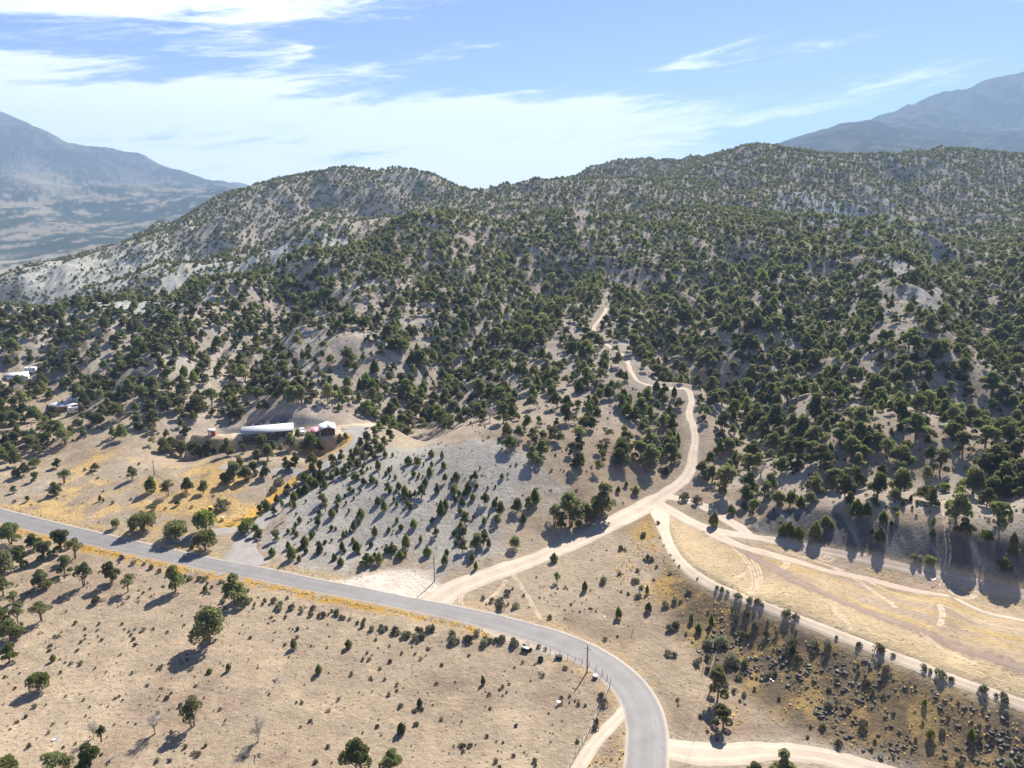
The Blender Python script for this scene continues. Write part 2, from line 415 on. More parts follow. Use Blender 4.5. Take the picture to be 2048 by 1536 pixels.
# ---------------------------------------------------------------- relief added to the survey
DIST = np.sqrt(GX ** 2 + GY ** 2)
def gully(pix, amp, width):
    L = line_xy(pix, 6.0)
    d = dist_line(GX, GY, L)
    return amp * np.exp(-(d / width) ** 2)
REL = np.zeros_like(HB)
for pix, amp, wd in [
    ([(1130,540),(1000,640),(900,700),(830,780),(765,850)], -6.5, 20), ([(860,520),(770,580),(710,650),(690,700)], 3.2, 18),
    ([(560,580),(500,680),(450,780),(400,850)], -4, 18), ([(470,590),(380,660),(300,740)], 3, 18), ([(300,640),(230,720),(150,790)], -3.5, 16),
    ([(1490,520),(1430,600),(1405,700),(1430,790),(1450,860)], -6, 18), ([(1620,520),(1520,590),(1460,650),(1440,690)], 4, 16),
    ([(1900,500),(1960,580),(1990,680),(2010,780)], -6, 22), ([(1720,500),(1780,560),(1850,620),(1920,700)], 4.5, 18),
    ([(1680,560),(1640,640),(1620,720)], -4, 15), ([(1290,560),(1310,640),(1330,720)], -3.5, 14),
    ([(640,400),(560,450),(500,480)], -7, 26), ([(760,390),(700,430),(650,460)], 3.2, 26), ([(830,375),(800,410),(740,440)], -6, 24), ([(540,400),(450,440),(400,470)], 3, 22),
    ([(1600,340),(1560,400),(1540,430)], 4, 26), ([(1700,350),(1720,400),(1800,440),(1870,470)], 4.5, 24), ([(1800,340),(1830,400),(1880,450)], -7, 28)]:
    REL += gully(pix, amp * 2.5, wd * 1.15)
CRESTS = [[(1300,450,620),(1170,425,625),(1080,432,620),(900,433,600),(800,449,570),(600,506,490),(400,566,455),(200,611,440),(0,648,430)],
 [(-200,650,540),(0,612,560),(175,573,590),(312,535,620),(470,488,680),(594,475,700),(760,441,730)],
 [(0,560,800),(150,516,820),(300,471,860),(430,401,930),(520,371,980),(610,351,1000),(700,341,1020),(760,351,1020),(860,353,1000),(910,371,960),(950,386,920)],
 [(1000,385,900),(1060,374,900),(1170,369,900),(1260,361,900),(1330,362,890)], [(1100,366,1230),(1180,346,1250),(1240,331,1260),(1330,329,1260),(1390,331,1260)],
 [(1400,333,980),(1450,309,1000),(1500,294,1010),(1540,294,1010),(1600,306,1010),(1650,310,1020),(1750,314,1030),(1850,307,1030),(1900,301,1030),(1960,306,1030),(2048,316,1030)],
 [(1560,440,630),(1700,449,615),(1800,459,600),(1880,481,575)]]
crest_d = np.full(HB.shape, 1e9)
for L in CRESTS:
    crest_d = np.minimum(crest_d, dist_line(GX, GY, catmull([pt_t(*p)[:2] for p in L], 12.0)))
calm = .25 + .75 * smooth(crest_d, 6, 48)
road_d = np.full(HB.shape, 1e9)
for L in CENTER_LINES:
    road_d = np.minimum(road_d, dist_line(GX, GY, L))
flat_area = np.maximum.reduce([soft_poly(GX, GY, TURNOUT, 2.0), soft_poly(GX, GY, PAD, 2.0), soft_poly(GX, GY, FIELD, 2.5)])
quiet = np.maximum(1 - smooth(road_d, 3.5, 9.0 + 20 * smooth(HB, 5, 16)), flat_area)
hilly = smooth(HB, 5, 22) * smooth(DIST, 200, 300)
far = smooth(DIST, 1300, 2400)
mid = hilly * (1 - far) * calm
sx, sy = GX + 14 * fbm(GX, GY, 60, 2, seed=3), GY + 14 * fbm(GX, GY, 60, 2, seed=4)
REL += mid * (5.6 * ridged(sx, sy * 0.45, 58, 3, 0.5, 1) * smooth(DIST, 230, 420) - 5.2)
REL += mid * smooth(DIST, 480, 700) * (8.0 * ridged(sx * 1.1, sy * 0.4, 95, 4, 0.5, 2) - 8.0)
REL += mid * smooth(DIST, 260, 420) * 1.5 * (ridged(GX + 4 * fbm(GX, GY, 20, 2, .5, 13), GY * .45, 17, 3, .55, 12) - .9)
REL += far * DIST * (0.013 * (1 - .8 * smooth(DIST, 5800, 7600)) * (ridged(GX + 200 * fbm(GX, GY, 900, 2, .5, 14), GY * .6, 900, 5, 0.42, 5) - .35) + 0.008 * (1 - .8 * smooth(DIST, 5800, 7600)) * fbm(GX, GY, 900, 4, 0.5, 6)) * smooth(HB, -70, 120)
REL += far * 6 * fbm(GX, GY, 260, 4, 0.5, 8)
REL += (1 - far) * (0.5 * fbm(GX, GY, 22, 4, 0.5, 9) + 0.12 * fbm(GX, GY, 4.0, 3, 0.5, 10) * (1 - smooth(DIST, 260, 420)))
HF = HB + REL * (1 - quiet) + 0.10 * fbm(GX, GY, 14, 2, 0.5, 11) * flat_area

def creased_bank(HF):
    fo = np.array([pt_h(*p) for p in FOOT]); to = np.array([pt_h(*p) for p in TOPB])
    fo = catmull(fo, 1.0); to = catmull(to, 1.0)
    P = np.vstack([fo[:, :2], to[::-1, :2]])
    sel = np.where((GY > 120) & (GY < 230) & (GX > 40) & (GX < 230)); x, y = GX[sel], GY[sel]
    k = in_poly(x, y, P); x, y = x[k], y[k]
    df = np.full(len(x), 1e9); dt = df.copy(); hf = np.zeros(len(x)); ht = hf.copy()
    for L, d, h in ((fo, df, hf), (to, dt, ht)):
        for p in L:
            q = np.hypot(x - p[0], y - p[1]); b = q < d; d[b] = q[b]; h[b] = p[2]
    s = df / (df + dt)
    v = hf * (1 - s) + ht * s + 4 * s * (1 - s) * (.55 * fbm(x, y * .12, 3.0, 3, .6, 35) + .15 * fbm(x, y, 1.5, 2, .5, 36))
    out = HF.copy(); out[sel[0][k], sel[1][k]] = v
    return out
HF = creased_bank(HF)

def H(x, y):
    x = np.asarray(x, float); y = np.maximum(np.asarray(y, float), ROWS[0])
    return bil(HF, np.interp(np.log(y + Y0), LOGR, np.arange(NR)), (x / (y + Y0) + AMAX) / (2 * AMAX) * (NC - 1))

def at(u, v):
    """ground point seen at picture point (u, v)"""
    xy, t = cast([u], [v], H)
    x, y = xy[0]
    return x, y, float(H(x, y)), float(t[0])

# ---------------------------------------------------------------- ground colour (earth, dry grass, clay: the colours the ground has)
def mixc(c, m, colr):
    return c * (1 - m[..., None]) + np.array(colr) * m[..., None]
n1 = fbm(GX, GY, 30, 4, 0.55, 21); n2 = fbm(GX, GY, 7, 3, 0.55, 22); n3 = fbm(GX, GY, 2.2, 2, 0.6, 23)
C = np.zeros(HB.shape + (3,)) + np.array((0.47, 0.365, 0.265))
C = mixc(C, smooth(n1, -.15, .35) * .85, (0.37, 0.275, 0.205))
C = mixc(C, smooth(fbm(GX, GY, 55, 4, .6, 24), .0, .4) * .7, (0.56, 0.44, 0.32))
C = mixc(C, smooth(n2, .1, .6) * .6, (0.54, 0.42, 0.29))
# hill soil: pinkish tan turning pale grey with distance from the road
C = mixc(C, hilly, (0.55, 0.46, 0.385))
C = mixc(C, hilly * smooth(fbm(GX, GY, 11, 4, .65, 25), .05, .4) * .55, (0.40, 0.32, 0.255))
C = mixc(C, hilly * smooth(n1 + .5 * n2, .05, .5) * .6, (0.60, 0.535, 0.47))
def zone(pix, soft, colr, amt=1.0, nz=0.0, nf=None):
    global C
    P = poly_xy(pix, H)
    m = soft_poly(GX, GY, P, soft, soft * 2.2 if soft >= 4 else soft * .8 if soft > 2 else 1.0)
    if nz:
        m = np.clip(m + nz * (n2 if nf is None else nf) * (m > 0.01) * (m < .999) , 0, 1) if nf is None else m * smooth(nf, -nz, nz)
    C = mixc(C, m * amt, colr)
    return m
# pale clay badlands
zone([(0,560),(60,535),(200,510),(330,480),(420,500),(330,560),(200,600),(60,640),(0,640)], 14, (0.62,0.59,0.52), .95)
zone([(150,600),(300,570),(430,520),(560,490),(700,480),(800,440),(700,520),(560,540),(420,590),(300,620),(150,640)], 10, (0.62,0.605,0.58), .9)
zone([(430,410),(560,370),(700,350),(860,360),(930,400),(800,440),(600,470),(470,480),(330,500)], 20, (0.55,0.48,0.41), .75)
zone([(1530,400),(1600,385),(1700,400),(1760,430),(1860,470),(1880,520),(1780,460),(1620,445)], 12, (0.52,0.52,0.53), .9)
zone([(1700,480),(1760,540),(1850,610),(1900,650),(1880,590),(1800,500)], 8, (0.56,0.53,0.50), .85)
zone([(1700,350),(1760,350),(1850,430),(1900,480),(1800,440),(1720,400)], 10, (0.54,0.48,0.42), .7)
# grey shale slope between driveway and lane
grey = zone([(520,1080),(600,980),(700,905),(800,885),(930,880),(1040,900),(1100,950),(1090,1010),(1010,1060),(960,1100),(880,1115),(800,1120),(640,1140),(560,1120)], 5, (0.52,0.48,0.44), .85)
C = mixc(C, grey * smooth(-n1 + .5 * n2, .05, .4) * .6, (0.46,0.40,0.34))
C = mixc(C, grey * smooth(n2, .0, .5) * .6, (0.54,0.495,0.44))
C = mixc(C, grey * smooth(n3, .25, .6) * .5, (0.33,0.31,0.30))
zone([(440,855),(520,840),(600,834),(660,842),(650,852),(560,858),(450,866)], 2.0, (0.20,0.20,0.21), .97)
# house yard: dusty pad and straw
zone([(380,878),(470,888),(560,884),(690,876),(745,868),(790,840),(700,848),(600,862),(500,866),(370,866)], 3, (0.80,0.66,0.50), .95)
zone([(385,880),(470,890),(480,884),(400,872)], 2.2, (0.72,0.50,0.24), .9)
zone([(672,872),(700,868),(716,872),(712,884),(690,898),(660,902),(700,885)], 2.2, (0.72,0.46,0.17), .9)
straw = (0.66, 0.45, 0.205)
yard = poly_xy([(0,1010),(60,960),(200,900),(330,930),(470,925),(560,915),(640,905),(700,880),(716,884),(640,940),(590,975),(520,1040),(440,1058),(330,1070),(200,1062),(90,1040)], H)
ym = soft_poly(GX, GY, yard, 5)
C = mixc(C, ym * smooth(n1 + .8 * n2, -.12, .30) * .95, straw)
C = mixc(C, ym * smooth(-n1 + .5 * n3, .1, .5) * .6, (0.50,0.42,0.34))
zone([(250,1010),(330,1028),(430,1040),(452,1046),(420,1030),(360,1015),(290,1000)], 2.5, (0.72,0.48,0.21), .9)
# field
C = mixc(C, soft_poly(GX, GY, FIELD, 1.5), (0.63, 0.475, 0.315))
fa = math.atan2(-(FIELD_C[-1, 1] - FIELD_C[12, 1]), FIELD_C[-1, 0] - FIELD_C[12, 0])
fx = GX * math.cos(fa) - GY * math.sin(fa); fy = GX * math.sin(fa) + GY * math.cos(fa)
streak = fbm(fx * 0.10, fy, 3.0, 4, 0.6, 31)
fm = soft_poly(GX, GY, FIELD, 1.0)
core = fm * smooth(dist_line(GX, GY, RIM), 9, 16)
C = mixc(C, core * smooth(streak, .02, .26) * .75, (0.50,0.385,0.305))
C = mixc(C, core * smooth(-streak, .05, .30) * .75, (0.62,0.44,0.20))
C = mixc(C, core * smooth(n1, .1, .5) * .6, (0.54,0.43,0.34))
C = mixc(C, fm * (1 - smooth(dist_line(GX, GY, RIM), 6, 13)) * .9, (0.76,0.58,0.36))
# rocky slope under the field
sl = zone([(1340,1100),(1370,1150),(1470,1202),(1620,1262),(1830,1345),(2048,1425),(2200,1490),(2200,1700),(1900,1650),(1700,1500),(1560,1440),(1440,1360),(1370,1270),(1330,1180)], 3.0, (0.27,0.195,0.115), .92)
C = mixc(C, sl * smooth(n2 + .6 * n3, .05, .5) * .75, (0.52,0.355,0.15))
C = mixc(C, sl * smooth(-n2 + .5 * n1, .1, .5) * .8, (0.21,0.17,0.13))
wd = poly_xy([(1300,1020),(1330,1070),(1350,1130),(1330,1200),(1270,1190),(1230,1130),(1250,1070)], H)
C = mixc(C, soft_poly(GX, GY, wd, 5) * smooth(n1 + n2, -.2, .4) * .85, (0.56,0.365,0.13))
zone([(1180,1230),(1290,1290),(1340,1330),(1290,1330),(1200,1280),(1150,1240)], 4, (0.34,0.245,0.175), .7)
zone([(1440,985),(1540,1010),(1700,1024),(1900,1056),(2200,1110),(2200,1010),(1900,960),(1700,940),(1500,930)], 4, (0.60,0.505,0.42), .85)
# cut bank above the field
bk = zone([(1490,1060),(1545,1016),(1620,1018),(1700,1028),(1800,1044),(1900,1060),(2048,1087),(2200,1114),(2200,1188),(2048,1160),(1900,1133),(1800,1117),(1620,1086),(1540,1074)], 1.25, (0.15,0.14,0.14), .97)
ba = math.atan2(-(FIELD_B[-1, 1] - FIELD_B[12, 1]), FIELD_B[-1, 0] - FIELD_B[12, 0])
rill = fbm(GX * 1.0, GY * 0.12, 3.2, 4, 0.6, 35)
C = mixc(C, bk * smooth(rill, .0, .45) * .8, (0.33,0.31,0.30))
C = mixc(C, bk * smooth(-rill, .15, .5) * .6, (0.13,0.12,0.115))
# dry grass beside road and driveway, gravel verges
rd = dist_line(GX, GY, ROAD)
side = np.sign(GY - np.interp(GX, ROAD[:, 0], ROAD[:, 1]))      # rough, used left of the bend only
lower = (side < 0) * smooth(GX, 8, -4)
C = mixc(C, smooth(rd, 6.0, 3.6) * .65, (0.56,0.46,0.35))
C = mixc(C, smooth(rd, 6.6, 5.0) * smooth(rd, 2.4, 3.2) * np.clip(.25 + .75 * lower, 0, 1) * smooth(n2 + n3, -.5, .25) * smooth(soft_poly(GX, GY, TURNOUT, 2) + soft_poly(GX, GY, APRON, 1.5), .6, .2), (0.60,0.36,0.09))
drd = dist_line(GX, GY, DRIVE)
dl = line_xy([(455,1052,1),(505,1030,1),(560,985,1),(600,955,1),(625,935,1)], 1.5, H)
C = mixc(C, smooth(dist_line(GX, GY, dl), 2.6, 1.3) * .95, (0.74,0.45,0.12))
for L, wdt, cc in [(LANE, 4.5, (0.52,0.43,0.34)), (RIM, 3.2, (0.56,0.44,0.30)), (BASE_TRACK, 3.0, (0.56,0.45,0.32)), (SIDE_ROAD, 5, (0.52,0.43,0.34)), (PAST_TRACK, 2.4, (0.55,0.43,0.30)), (FIELD_B, 3, (0.47,0.37,0.28)), (FIELD_C, 2.4, (0.42,0.32,0.25))]:
    C = mixc(C, smooth(dist_line(GX, GY, L) + .8 * n3, wdt, wdt * .45) * .85, cc)
C = mixc(C, soft_poly(GX, GY, TURNOUT, 2.0, 1.5), (0.86,0.75,0.64))
C = mixc(C, soft_poly(GX, GY, APRON, 1.2, 1.0), (0.70,0.59,0.485))
# far country: woodland, scrub and bare tan slopes
fn = fbm(GX, GY, 420, 5, 0.55, 41); fn2 = fbm(GX, GY, 90, 4, 0.6, 42)
fc = np.zeros_like(C) + np.array((0.06, 0.072, 0.055))
fc = mixc(fc, smooth(fn + 1.1 * fn2, -.02, .4) * .75, (0.38,0.31,0.235))
fc = mixc(fc, smooth(HF, 150, 400) * .7, (0.085,0.095,0.085))
vf = smooth(HF, -20, -55)
fc = mixc(fc, vf * smooth(fn2 + .3, .0, .4) * .8, (0.44,0.37,0.29))
P = poly_xy([(30,330),(70,320),(130,365),(170,395),(60,385)], H); fc = mixc(fc, soft_poly(GX, GY, P, 90, 160) * .6, (0.36,0.30,0.23))
P = poly_xy([(240,340),(290,345),(330,370),(280,385),(235,370)], H); fc = mixc(fc, soft_poly(GX, GY, P, 90, 160) * .5, (0.30,0.25,0.21))
C = C * (1 - far[..., None]) + fc * far[..., None]
C = np.clip(C * (1 + .10 * n2 + .10 * n3)[..., None] * (0.83 + .17 * far)[..., None] * np.array((.975, 1.0, .985)), 0.02, 0.9)

# ---------------------------------------------------------------- materials
def new_mat(name):
    m = bpy.data.materials.new(name); m.use_nodes = True
    N = NT(m.node_tree); N.n.clear()
    out = N.node('ShaderNodeOutputMaterial')
    return m, N, out

def plain(name, c, rough=0.8, spec=0.3, metal=0.0, var=0.12, scale=3.0, bump=0.0):
    m, N, out = new_mat(name)
    tc = N.node('ShaderNodeTexCoord')
    nz = N.noise(tc.outputs['Object'], scale, 4, 0.6)
    v = N.math('MULTIPLY_ADD', nz, 2 * var, 1 - var)
    colr = N.node('ShaderNodeVectorMath', operation='SCALE'); colr.inputs[0].default_value = c; N.t.links.new(v, colr.inputs['Scale'])
    b = N.node('ShaderNodeBsdfPrincipled'); N.t.links.new(colr.outputs[0], b.inputs['Base Color'])
    b.inputs['Roughness'].default_value = rough; b.inputs['Specular IOR Level'].default_value = spec; b.inputs['Metallic'].default_value = metal
    if bump:
        bp = N.node('ShaderNodeBump'); bp.inputs['Strength'].default_value = bump; bp.inputs['Distance'].default_value = 0.05
        N.t.links.new(nz, bp.inputs['Height']); N.t.links.new(bp.outputs[0], b.inputs['Normal'])
    N.t.links.new(b.outputs[0], out.inputs[0])
    return m

def ground_mat(name, fine=True):
    m, N, out = new_mat(name)
    at_ = N.node('ShaderNodeAttribute', attribute_name='earth')
    geo = N.node('ShaderNodeNewGeometry'); pos = geo.outputs['Position']
    a = N.noise(pos, 0.9, 6, 0.65); b = N.noise(pos, 0.22, 5, 0.6, 0.6); c = N.noise(pos, 3.2, 3, 0.6)
    v = N.math('MULTIPLY_ADD', a, 0.55, 0.72)
    v = N.math('MULTIPLY', v, N.math('MULTIPLY_ADD', b, 0.5, 0.76))
    if fine:
        # pebbles, twigs and low dead stalks on the soil
        vor = N.node('ShaderNodeTexVoronoi'); vor.inputs['Scale'].default_value = 0.85; vor.inputs['Randomness'].default_value = 1
        wv = N.node('ShaderNodeVectorMath', operation='ADD'); N.t.links.new(pos, wv.inputs[0])
        sc = N.node('ShaderNodeVectorMath', operation='SCALE'); N.t.links.new(N.node('ShaderNodeTexNoise', i_Scale=1.4).outputs['Color'], sc.inputs[0]); sc.inputs['Scale'].default_value = 0.5
        N.t.links.new(sc.outputs[0], wv.inputs[1]); N.t.links.new(wv.outputs[0], vor.inputs['Vector'])
        sp = N.step(vor.outputs['Distance'], 0.30, 0.12)
        sp = N.math('MULTIPLY', sp, N.step(b, 0.44, 0.56))
        v = N.math('MULTIPLY', v, N.math('MULTIPLY_ADD', sp, -0.52, 1.0))
        v = N.math('MULTIPLY', v, N.math('MULTIPLY_ADD', c, 0.34, 0.83))
    colr = N.node('ShaderNodeVectorMath', operation='SCALE'); N.t.links.new(at_.outputs['Color'], colr.inputs[0]); N.t.links.new(v, colr.inputs['Scale'])
    bs = N.node('ShaderNodeBsdfDiffuse'); N.t.links.new(colr.outputs[0], bs.inputs[0]); bs.inputs[1].default_value = 0.6
    bp = N.node('ShaderNodeBump'); bp.inputs['Strength'].default_value = 0.8; bp.inputs['Distance'].default_value = 0.55 if fine else 4.0
    hh = N.math('ADD', a, N.math('MULTIPLY', c, 0.35)) if fine else N.noise(pos, 0.05, 6, 0.65)
    N.t.links.new(hh, bp.inputs['Height']); N.t.links.new(bp.outputs[0], bs.inputs['Normal'])
    N.t.links.new(bs.outputs[0], out.inputs[0])
    return m

# ---------------------------------------------------------------- mesh helpers
def mesh_np(name, V, F, mat=None, smooth_=False, mats=None, midx=None):
    """V (n,3), F (m,k) equal-sided faces"""
    me = bpy.data.meshes.new(name)
    V = np.asarray(V, np.float32); F = np.asarray(F, np.int32)
    k = F.shape[1]
    me.vertices.add(len(V)); me.vertices.foreach_set('co', V.ravel())
    me.loops.add(F.size); me.loops.foreach_set('vertex_index', F.ravel())
    me.polygons.add(len(F)); me.polygons.foreach_set('loop_start', np.arange(0, F.size, k, dtype=np.int32))
    me.polygons.foreach_set('loop_total', np.full(len(F), k, np.int32))
    if smooth_: me.polygons.foreach_set('use_smooth', np.ones(len(F), bool))
    for mm in (mats or ([mat] if mat else [])): me.materials.append(mm)
    if midx is not None: me.polygons.foreach_set('material_index', np.asarray(midx, np.int32))
    me.update(calc_edges=True)
    return me

def put(name, me, parent=None, loc=None, rz=0.0, scale=None, **props):
    o = bpy.data.objects.new(name, me)
    col.objects.link(o)
    if parent is not None: o.parent = parent
    if loc is not None: o.location = loc
    if rz: o.rotation_euler = (0, 0, rz)
    if scale is not None: o.scale = scale if isinstance(scale, (tuple, list)) else (scale,) * 3
    for k, v in props.items(): o[k] = v
    return o

def grid_mesh(name, r0, r1, c0, c1, mat):
    rr, cc = r1 - r0, c1 - c0
    V = np.stack([GX[r0:r1, c0:c1], GY[r0:r1, c0:c1], HF[r0:r1, c0:c1]], -1).reshape(-1, 3)
    i = np.arange(rr * cc).reshape(rr, cc)
    F = np.stack([i[:-1, :-1], i[:-1, 1:], i[1:, 1:], i[1:, :-1]], -1).reshape(-1, 4)
    me = mesh_np(name, V, F, mat, True)
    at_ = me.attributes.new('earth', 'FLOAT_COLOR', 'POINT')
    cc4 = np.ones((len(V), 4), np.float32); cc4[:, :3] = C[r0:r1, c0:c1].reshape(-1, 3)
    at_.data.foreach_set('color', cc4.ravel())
    return me
M_GROUND = ground_mat('bare desert earth'); M_FAR = ground_mat('distant scrub country', False)
RF = len(y_near) + len(y_mid)
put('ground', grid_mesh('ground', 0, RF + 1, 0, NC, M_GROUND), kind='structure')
put('mountains', grid_mesh('mountains', RF, NR, 0, NC, M_FAR), kind='structure')
print('terrain done', n, HF.shape)

# ---------------------------------------------------------------- roads
def ribbon(name, L, mat, lift=0.06, ncross=6, rag=0.0, seed=1, thick=0.06, skirt=.5):
    """a strip laid on the ground along line L (x, y, half width) with turned-down edges"""
    P = L[:, :2]; hw = L[:, 2].copy()
    T = np.gradient(P, axis=0); T /= np.linalg.norm(T, axis=1)[:, None] + 1e-9
    Nn = np.stack([-T[:, 1], T[:, 0]], 1)
    s = np.concatenate([[0], np.cumsum(np.linalg.norm(np.diff(P, axis=0), axis=1))])
    wl = hw + rag * fbm(s, s * 0 + seed, 5.0, 3, .6, seed); wr = hw + rag * fbm(s, s * 0 + seed + 9, 5.0, 3, .6, seed + 3)
    V, across = [], []
    for k in range(ncross + 1):
        f = k / ncross * 2 - 1
        off = np.where(f > 0, wl, wr) * f
        xy = P + Nn * off[:, None]
        V.append(np.column_stack([xy, H(xy[:, 0], xy[:, 1]) + lift])); across.append(np.full(len(P), f))
    o0 = P - Nn * (wr + skirt)[:, None]; o1 = P + Nn * (wl + skirt)[:, None]
    V = [np.column_stack([o0, H(o0[:, 0], o0[:, 1]) - thick])] + V + [np.column_stack([o1, H(o1[:, 0], o1[:, 1]) - thick])]
    across = [across[0]] + across + [across[-1]]
    m = len(V); npt = len(P)
    VV = np.stack(V, 1).reshape(-1, 3)
    i = np.arange(npt * m).reshape(npt, m)
    F = np.stack([i[:-1, :-1], i[1:, :-1], i[1:, 1:], i[:-1, 1:]], -1).reshape(-1, 4)[:, ::-1]
    me = mesh_np(name, VV, F, mat, True)
    a = me.attributes.new('across', 'FLOAT', 'POINT'); a.data.foreach_set('value', np.stack(across, 1).ravel().astype(np.float32))
    b = me.attributes.new('along', 'FLOAT', 'POINT'); b.data.foreach_set('value', np.repeat(s, m).astype(np.float32))
    return me

def road_mat(name, c, wear, kind):
    m, N, out = new_mat(name)
    ac = N.node('ShaderNodeAttribute', attribute_name='across').outputs['Fac']
    al = N.node('ShaderNodeAttribute', attribute_name='along').outputs['Fac']
    geo = N.node('ShaderNodeNewGeometry'); pos = geo.outputs['Position']
    big = N.noise(pos, 0.25, 4, 0.6); fine = N.noise(pos, 2.5, 5, 0.7)
    lng = N.noise(N.comb(N.math('MULTIPLY', ac, 7.0), N.math('MULTIPLY', al, 0.05), 2.0), 1.0, 4, 0.6)
    aa = N.math('ABSOLUTE', ac)
    wheel = N.step(N.math('ABSOLUTE', N.math('SUBTRACT', aa, 0.50 if kind != 'lane' else 0.55)), 0.28, 0.06)
    fac = N.math('MULTIPLY_ADD', lng, 0.7, N.math('MULTIPLY', wheel, 0.45))
    colr = N.mix(N.math('MULTIPLY', fac, 0.8), c, wear)
    v = N.math('MULTIPLY', N.math('MULTIPLY_ADD', big, 0.60, 0.70), N.math('MULTIPLY_ADD', fine, 0.26, 0.87))
    if kind == 'paved':
        # sealed cracks and a frayed pale edge
        cr = N.node('ShaderNodeTexVoronoi', feature='DISTANCE_TO_EDGE'); cr.inputs['Scale'].default_value = 0.30
        cv = N.node('ShaderNodeVectorMath', operation='ADD'); N.t.links.new(pos, cv.inputs[0])
        cs = N.node('ShaderNodeVectorMath', operation='SCALE'); cs.inputs['Scale'].default_value = 3.0
        N.t.links.new(N.node('ShaderNodeTexNoise', i_Scale=0.35).outputs['Color'], cs.inputs[0]); N.t.links.new(cs.outputs[0], cv.inputs[1]); N.t.links.new(cv.outputs[0], cr.inputs['Vector'])
        crack = N.math('MULTIPLY', N.step(cr.outputs['Distance'], 0.016, 0.004), N.step(big, 0.52, 0.66))
        v = N.math('MULTIPLY', v, N.math('MULTIPLY_ADD', crack, -0.35, 1.0))
        edge = N.math('MULTIPLY', N.step(N.math('MULTIPLY_ADD', fine, 0.22, aa), 0.98, 1.12), 0.75)
        colr = N.mix(edge, colr, (0.38, 0.315, 0.25))
    sc = N.node('ShaderNodeVectorMath', operation='SCALE'); N.t.links.new(colr, sc.inputs[0]); N.t.links.new(v, sc.inputs['Scale'])
    b = N.node('ShaderNodeBsdfPrincipled'); N.t.links.new(sc.outputs[0], b.inputs['Base Color'])
    b.inputs['Roughness'].default_value = 0.78 if kind == 'paved' else 0.95; b.inputs['Specular IOR Level'].default_value = 0.35 if kind == 'paved' else 0.1
    bp = N.node('ShaderNodeBump'); bp.inputs['Strength'].default_value = 0.3; bp.inputs['Distance'].default_value = 0.12
    N.t.links.new(N.math('ADD', fine, N.math('MULTIPLY', fac, -1.0 if kind != 'paved' else 0.0)), bp.inputs['Height']); N.t.links.new(bp.outputs[0], b.inputs['Normal'])
    N.t.links.new(b.outputs[0], out.inputs[0])
    return m
M_ASPHALT = road_mat('sun-bleached chip seal', (0.165, 0.16, 0.16), (0.215, 0.206, 0.202), 'paved')
M_DRIVE = road_mat('grey gravel drive', (0.24, 0.225, 0.215), (0.30, 0.28, 0.26), 'drive')
M_LANE = road_mat('pale packed dirt', (0.36, 0.295, 0.235), (0.50, 0.43, 0.36), 'lane')
M_FTRACK = road_mat('packed field dirt', (0.33, 0.26, 0.205), (0.46, 0.385, 0.315), 'lane')
M_DARKTR = road_mat('dark turned earth', (0.25, 0.19, 0.155), (0.17, 0.13, 0.11), 'lane')
M_RIM = road_mat('pale field edge track', (0.45, 0.365, 0.275), (0.52, 0.445, 0.365), 'lane')
put('paved_road', ribbon('paved_road', ROAD, M_ASPHALT, 0.09, 10, 0.10, 1), kind='structure')
put('driveway', ribbon('driveway', DRIVE, M_DRIVE, 0.07, 6, 0.25, 2), kind='structure')
put('side_path', ribbon('side_path', SPUR, M_DRIVE, 0.05, 5, 0.25, 3), kind='structure')
put('yard_path', ribbon('yard_path', SPUR2, M_DRIVE, 0.05, 5, 0.3, 4), kind='structure')
put('hill_lane', ribbon('hill_lane', LANE, M_LANE, 0.06, 6, 0.45, 5), kind='structure')
put('rim_track', ribbon('rim_track', RIM, M_RIM, 0.055, 6, 0.3, 6), kind='structure')
put('field_track', ribbon('field_track', BASE_TRACK, M_LANE, 0.075, 6, 0.3, 7), kind='structure')
put('bank_track', ribbon('bank_track', CUT_TRACK, M_LANE, 0.05, 6, 0.3, 8), kind='structure')
put('worn_track', ribbon('worn_track', FIELD_B, M_FTRACK, 0.085, 6, 0.3, 9), kind='structure')
put('turned_earth_track', ribbon('turned_earth_track', FIELD_C, M_DARKTR, 0.07, 6, 0.2, 10), kind='structure')
put('dirt_road', ribbon('dirt_road', SIDE_ROAD, M_LANE, 0.05, 6, 0.5, 11), kind='structure')
put('pasture_track', ribbon('pasture_track', PAST_TRACK, M_LANE, 0.05, 6, 0.3, 12), kind='structure')

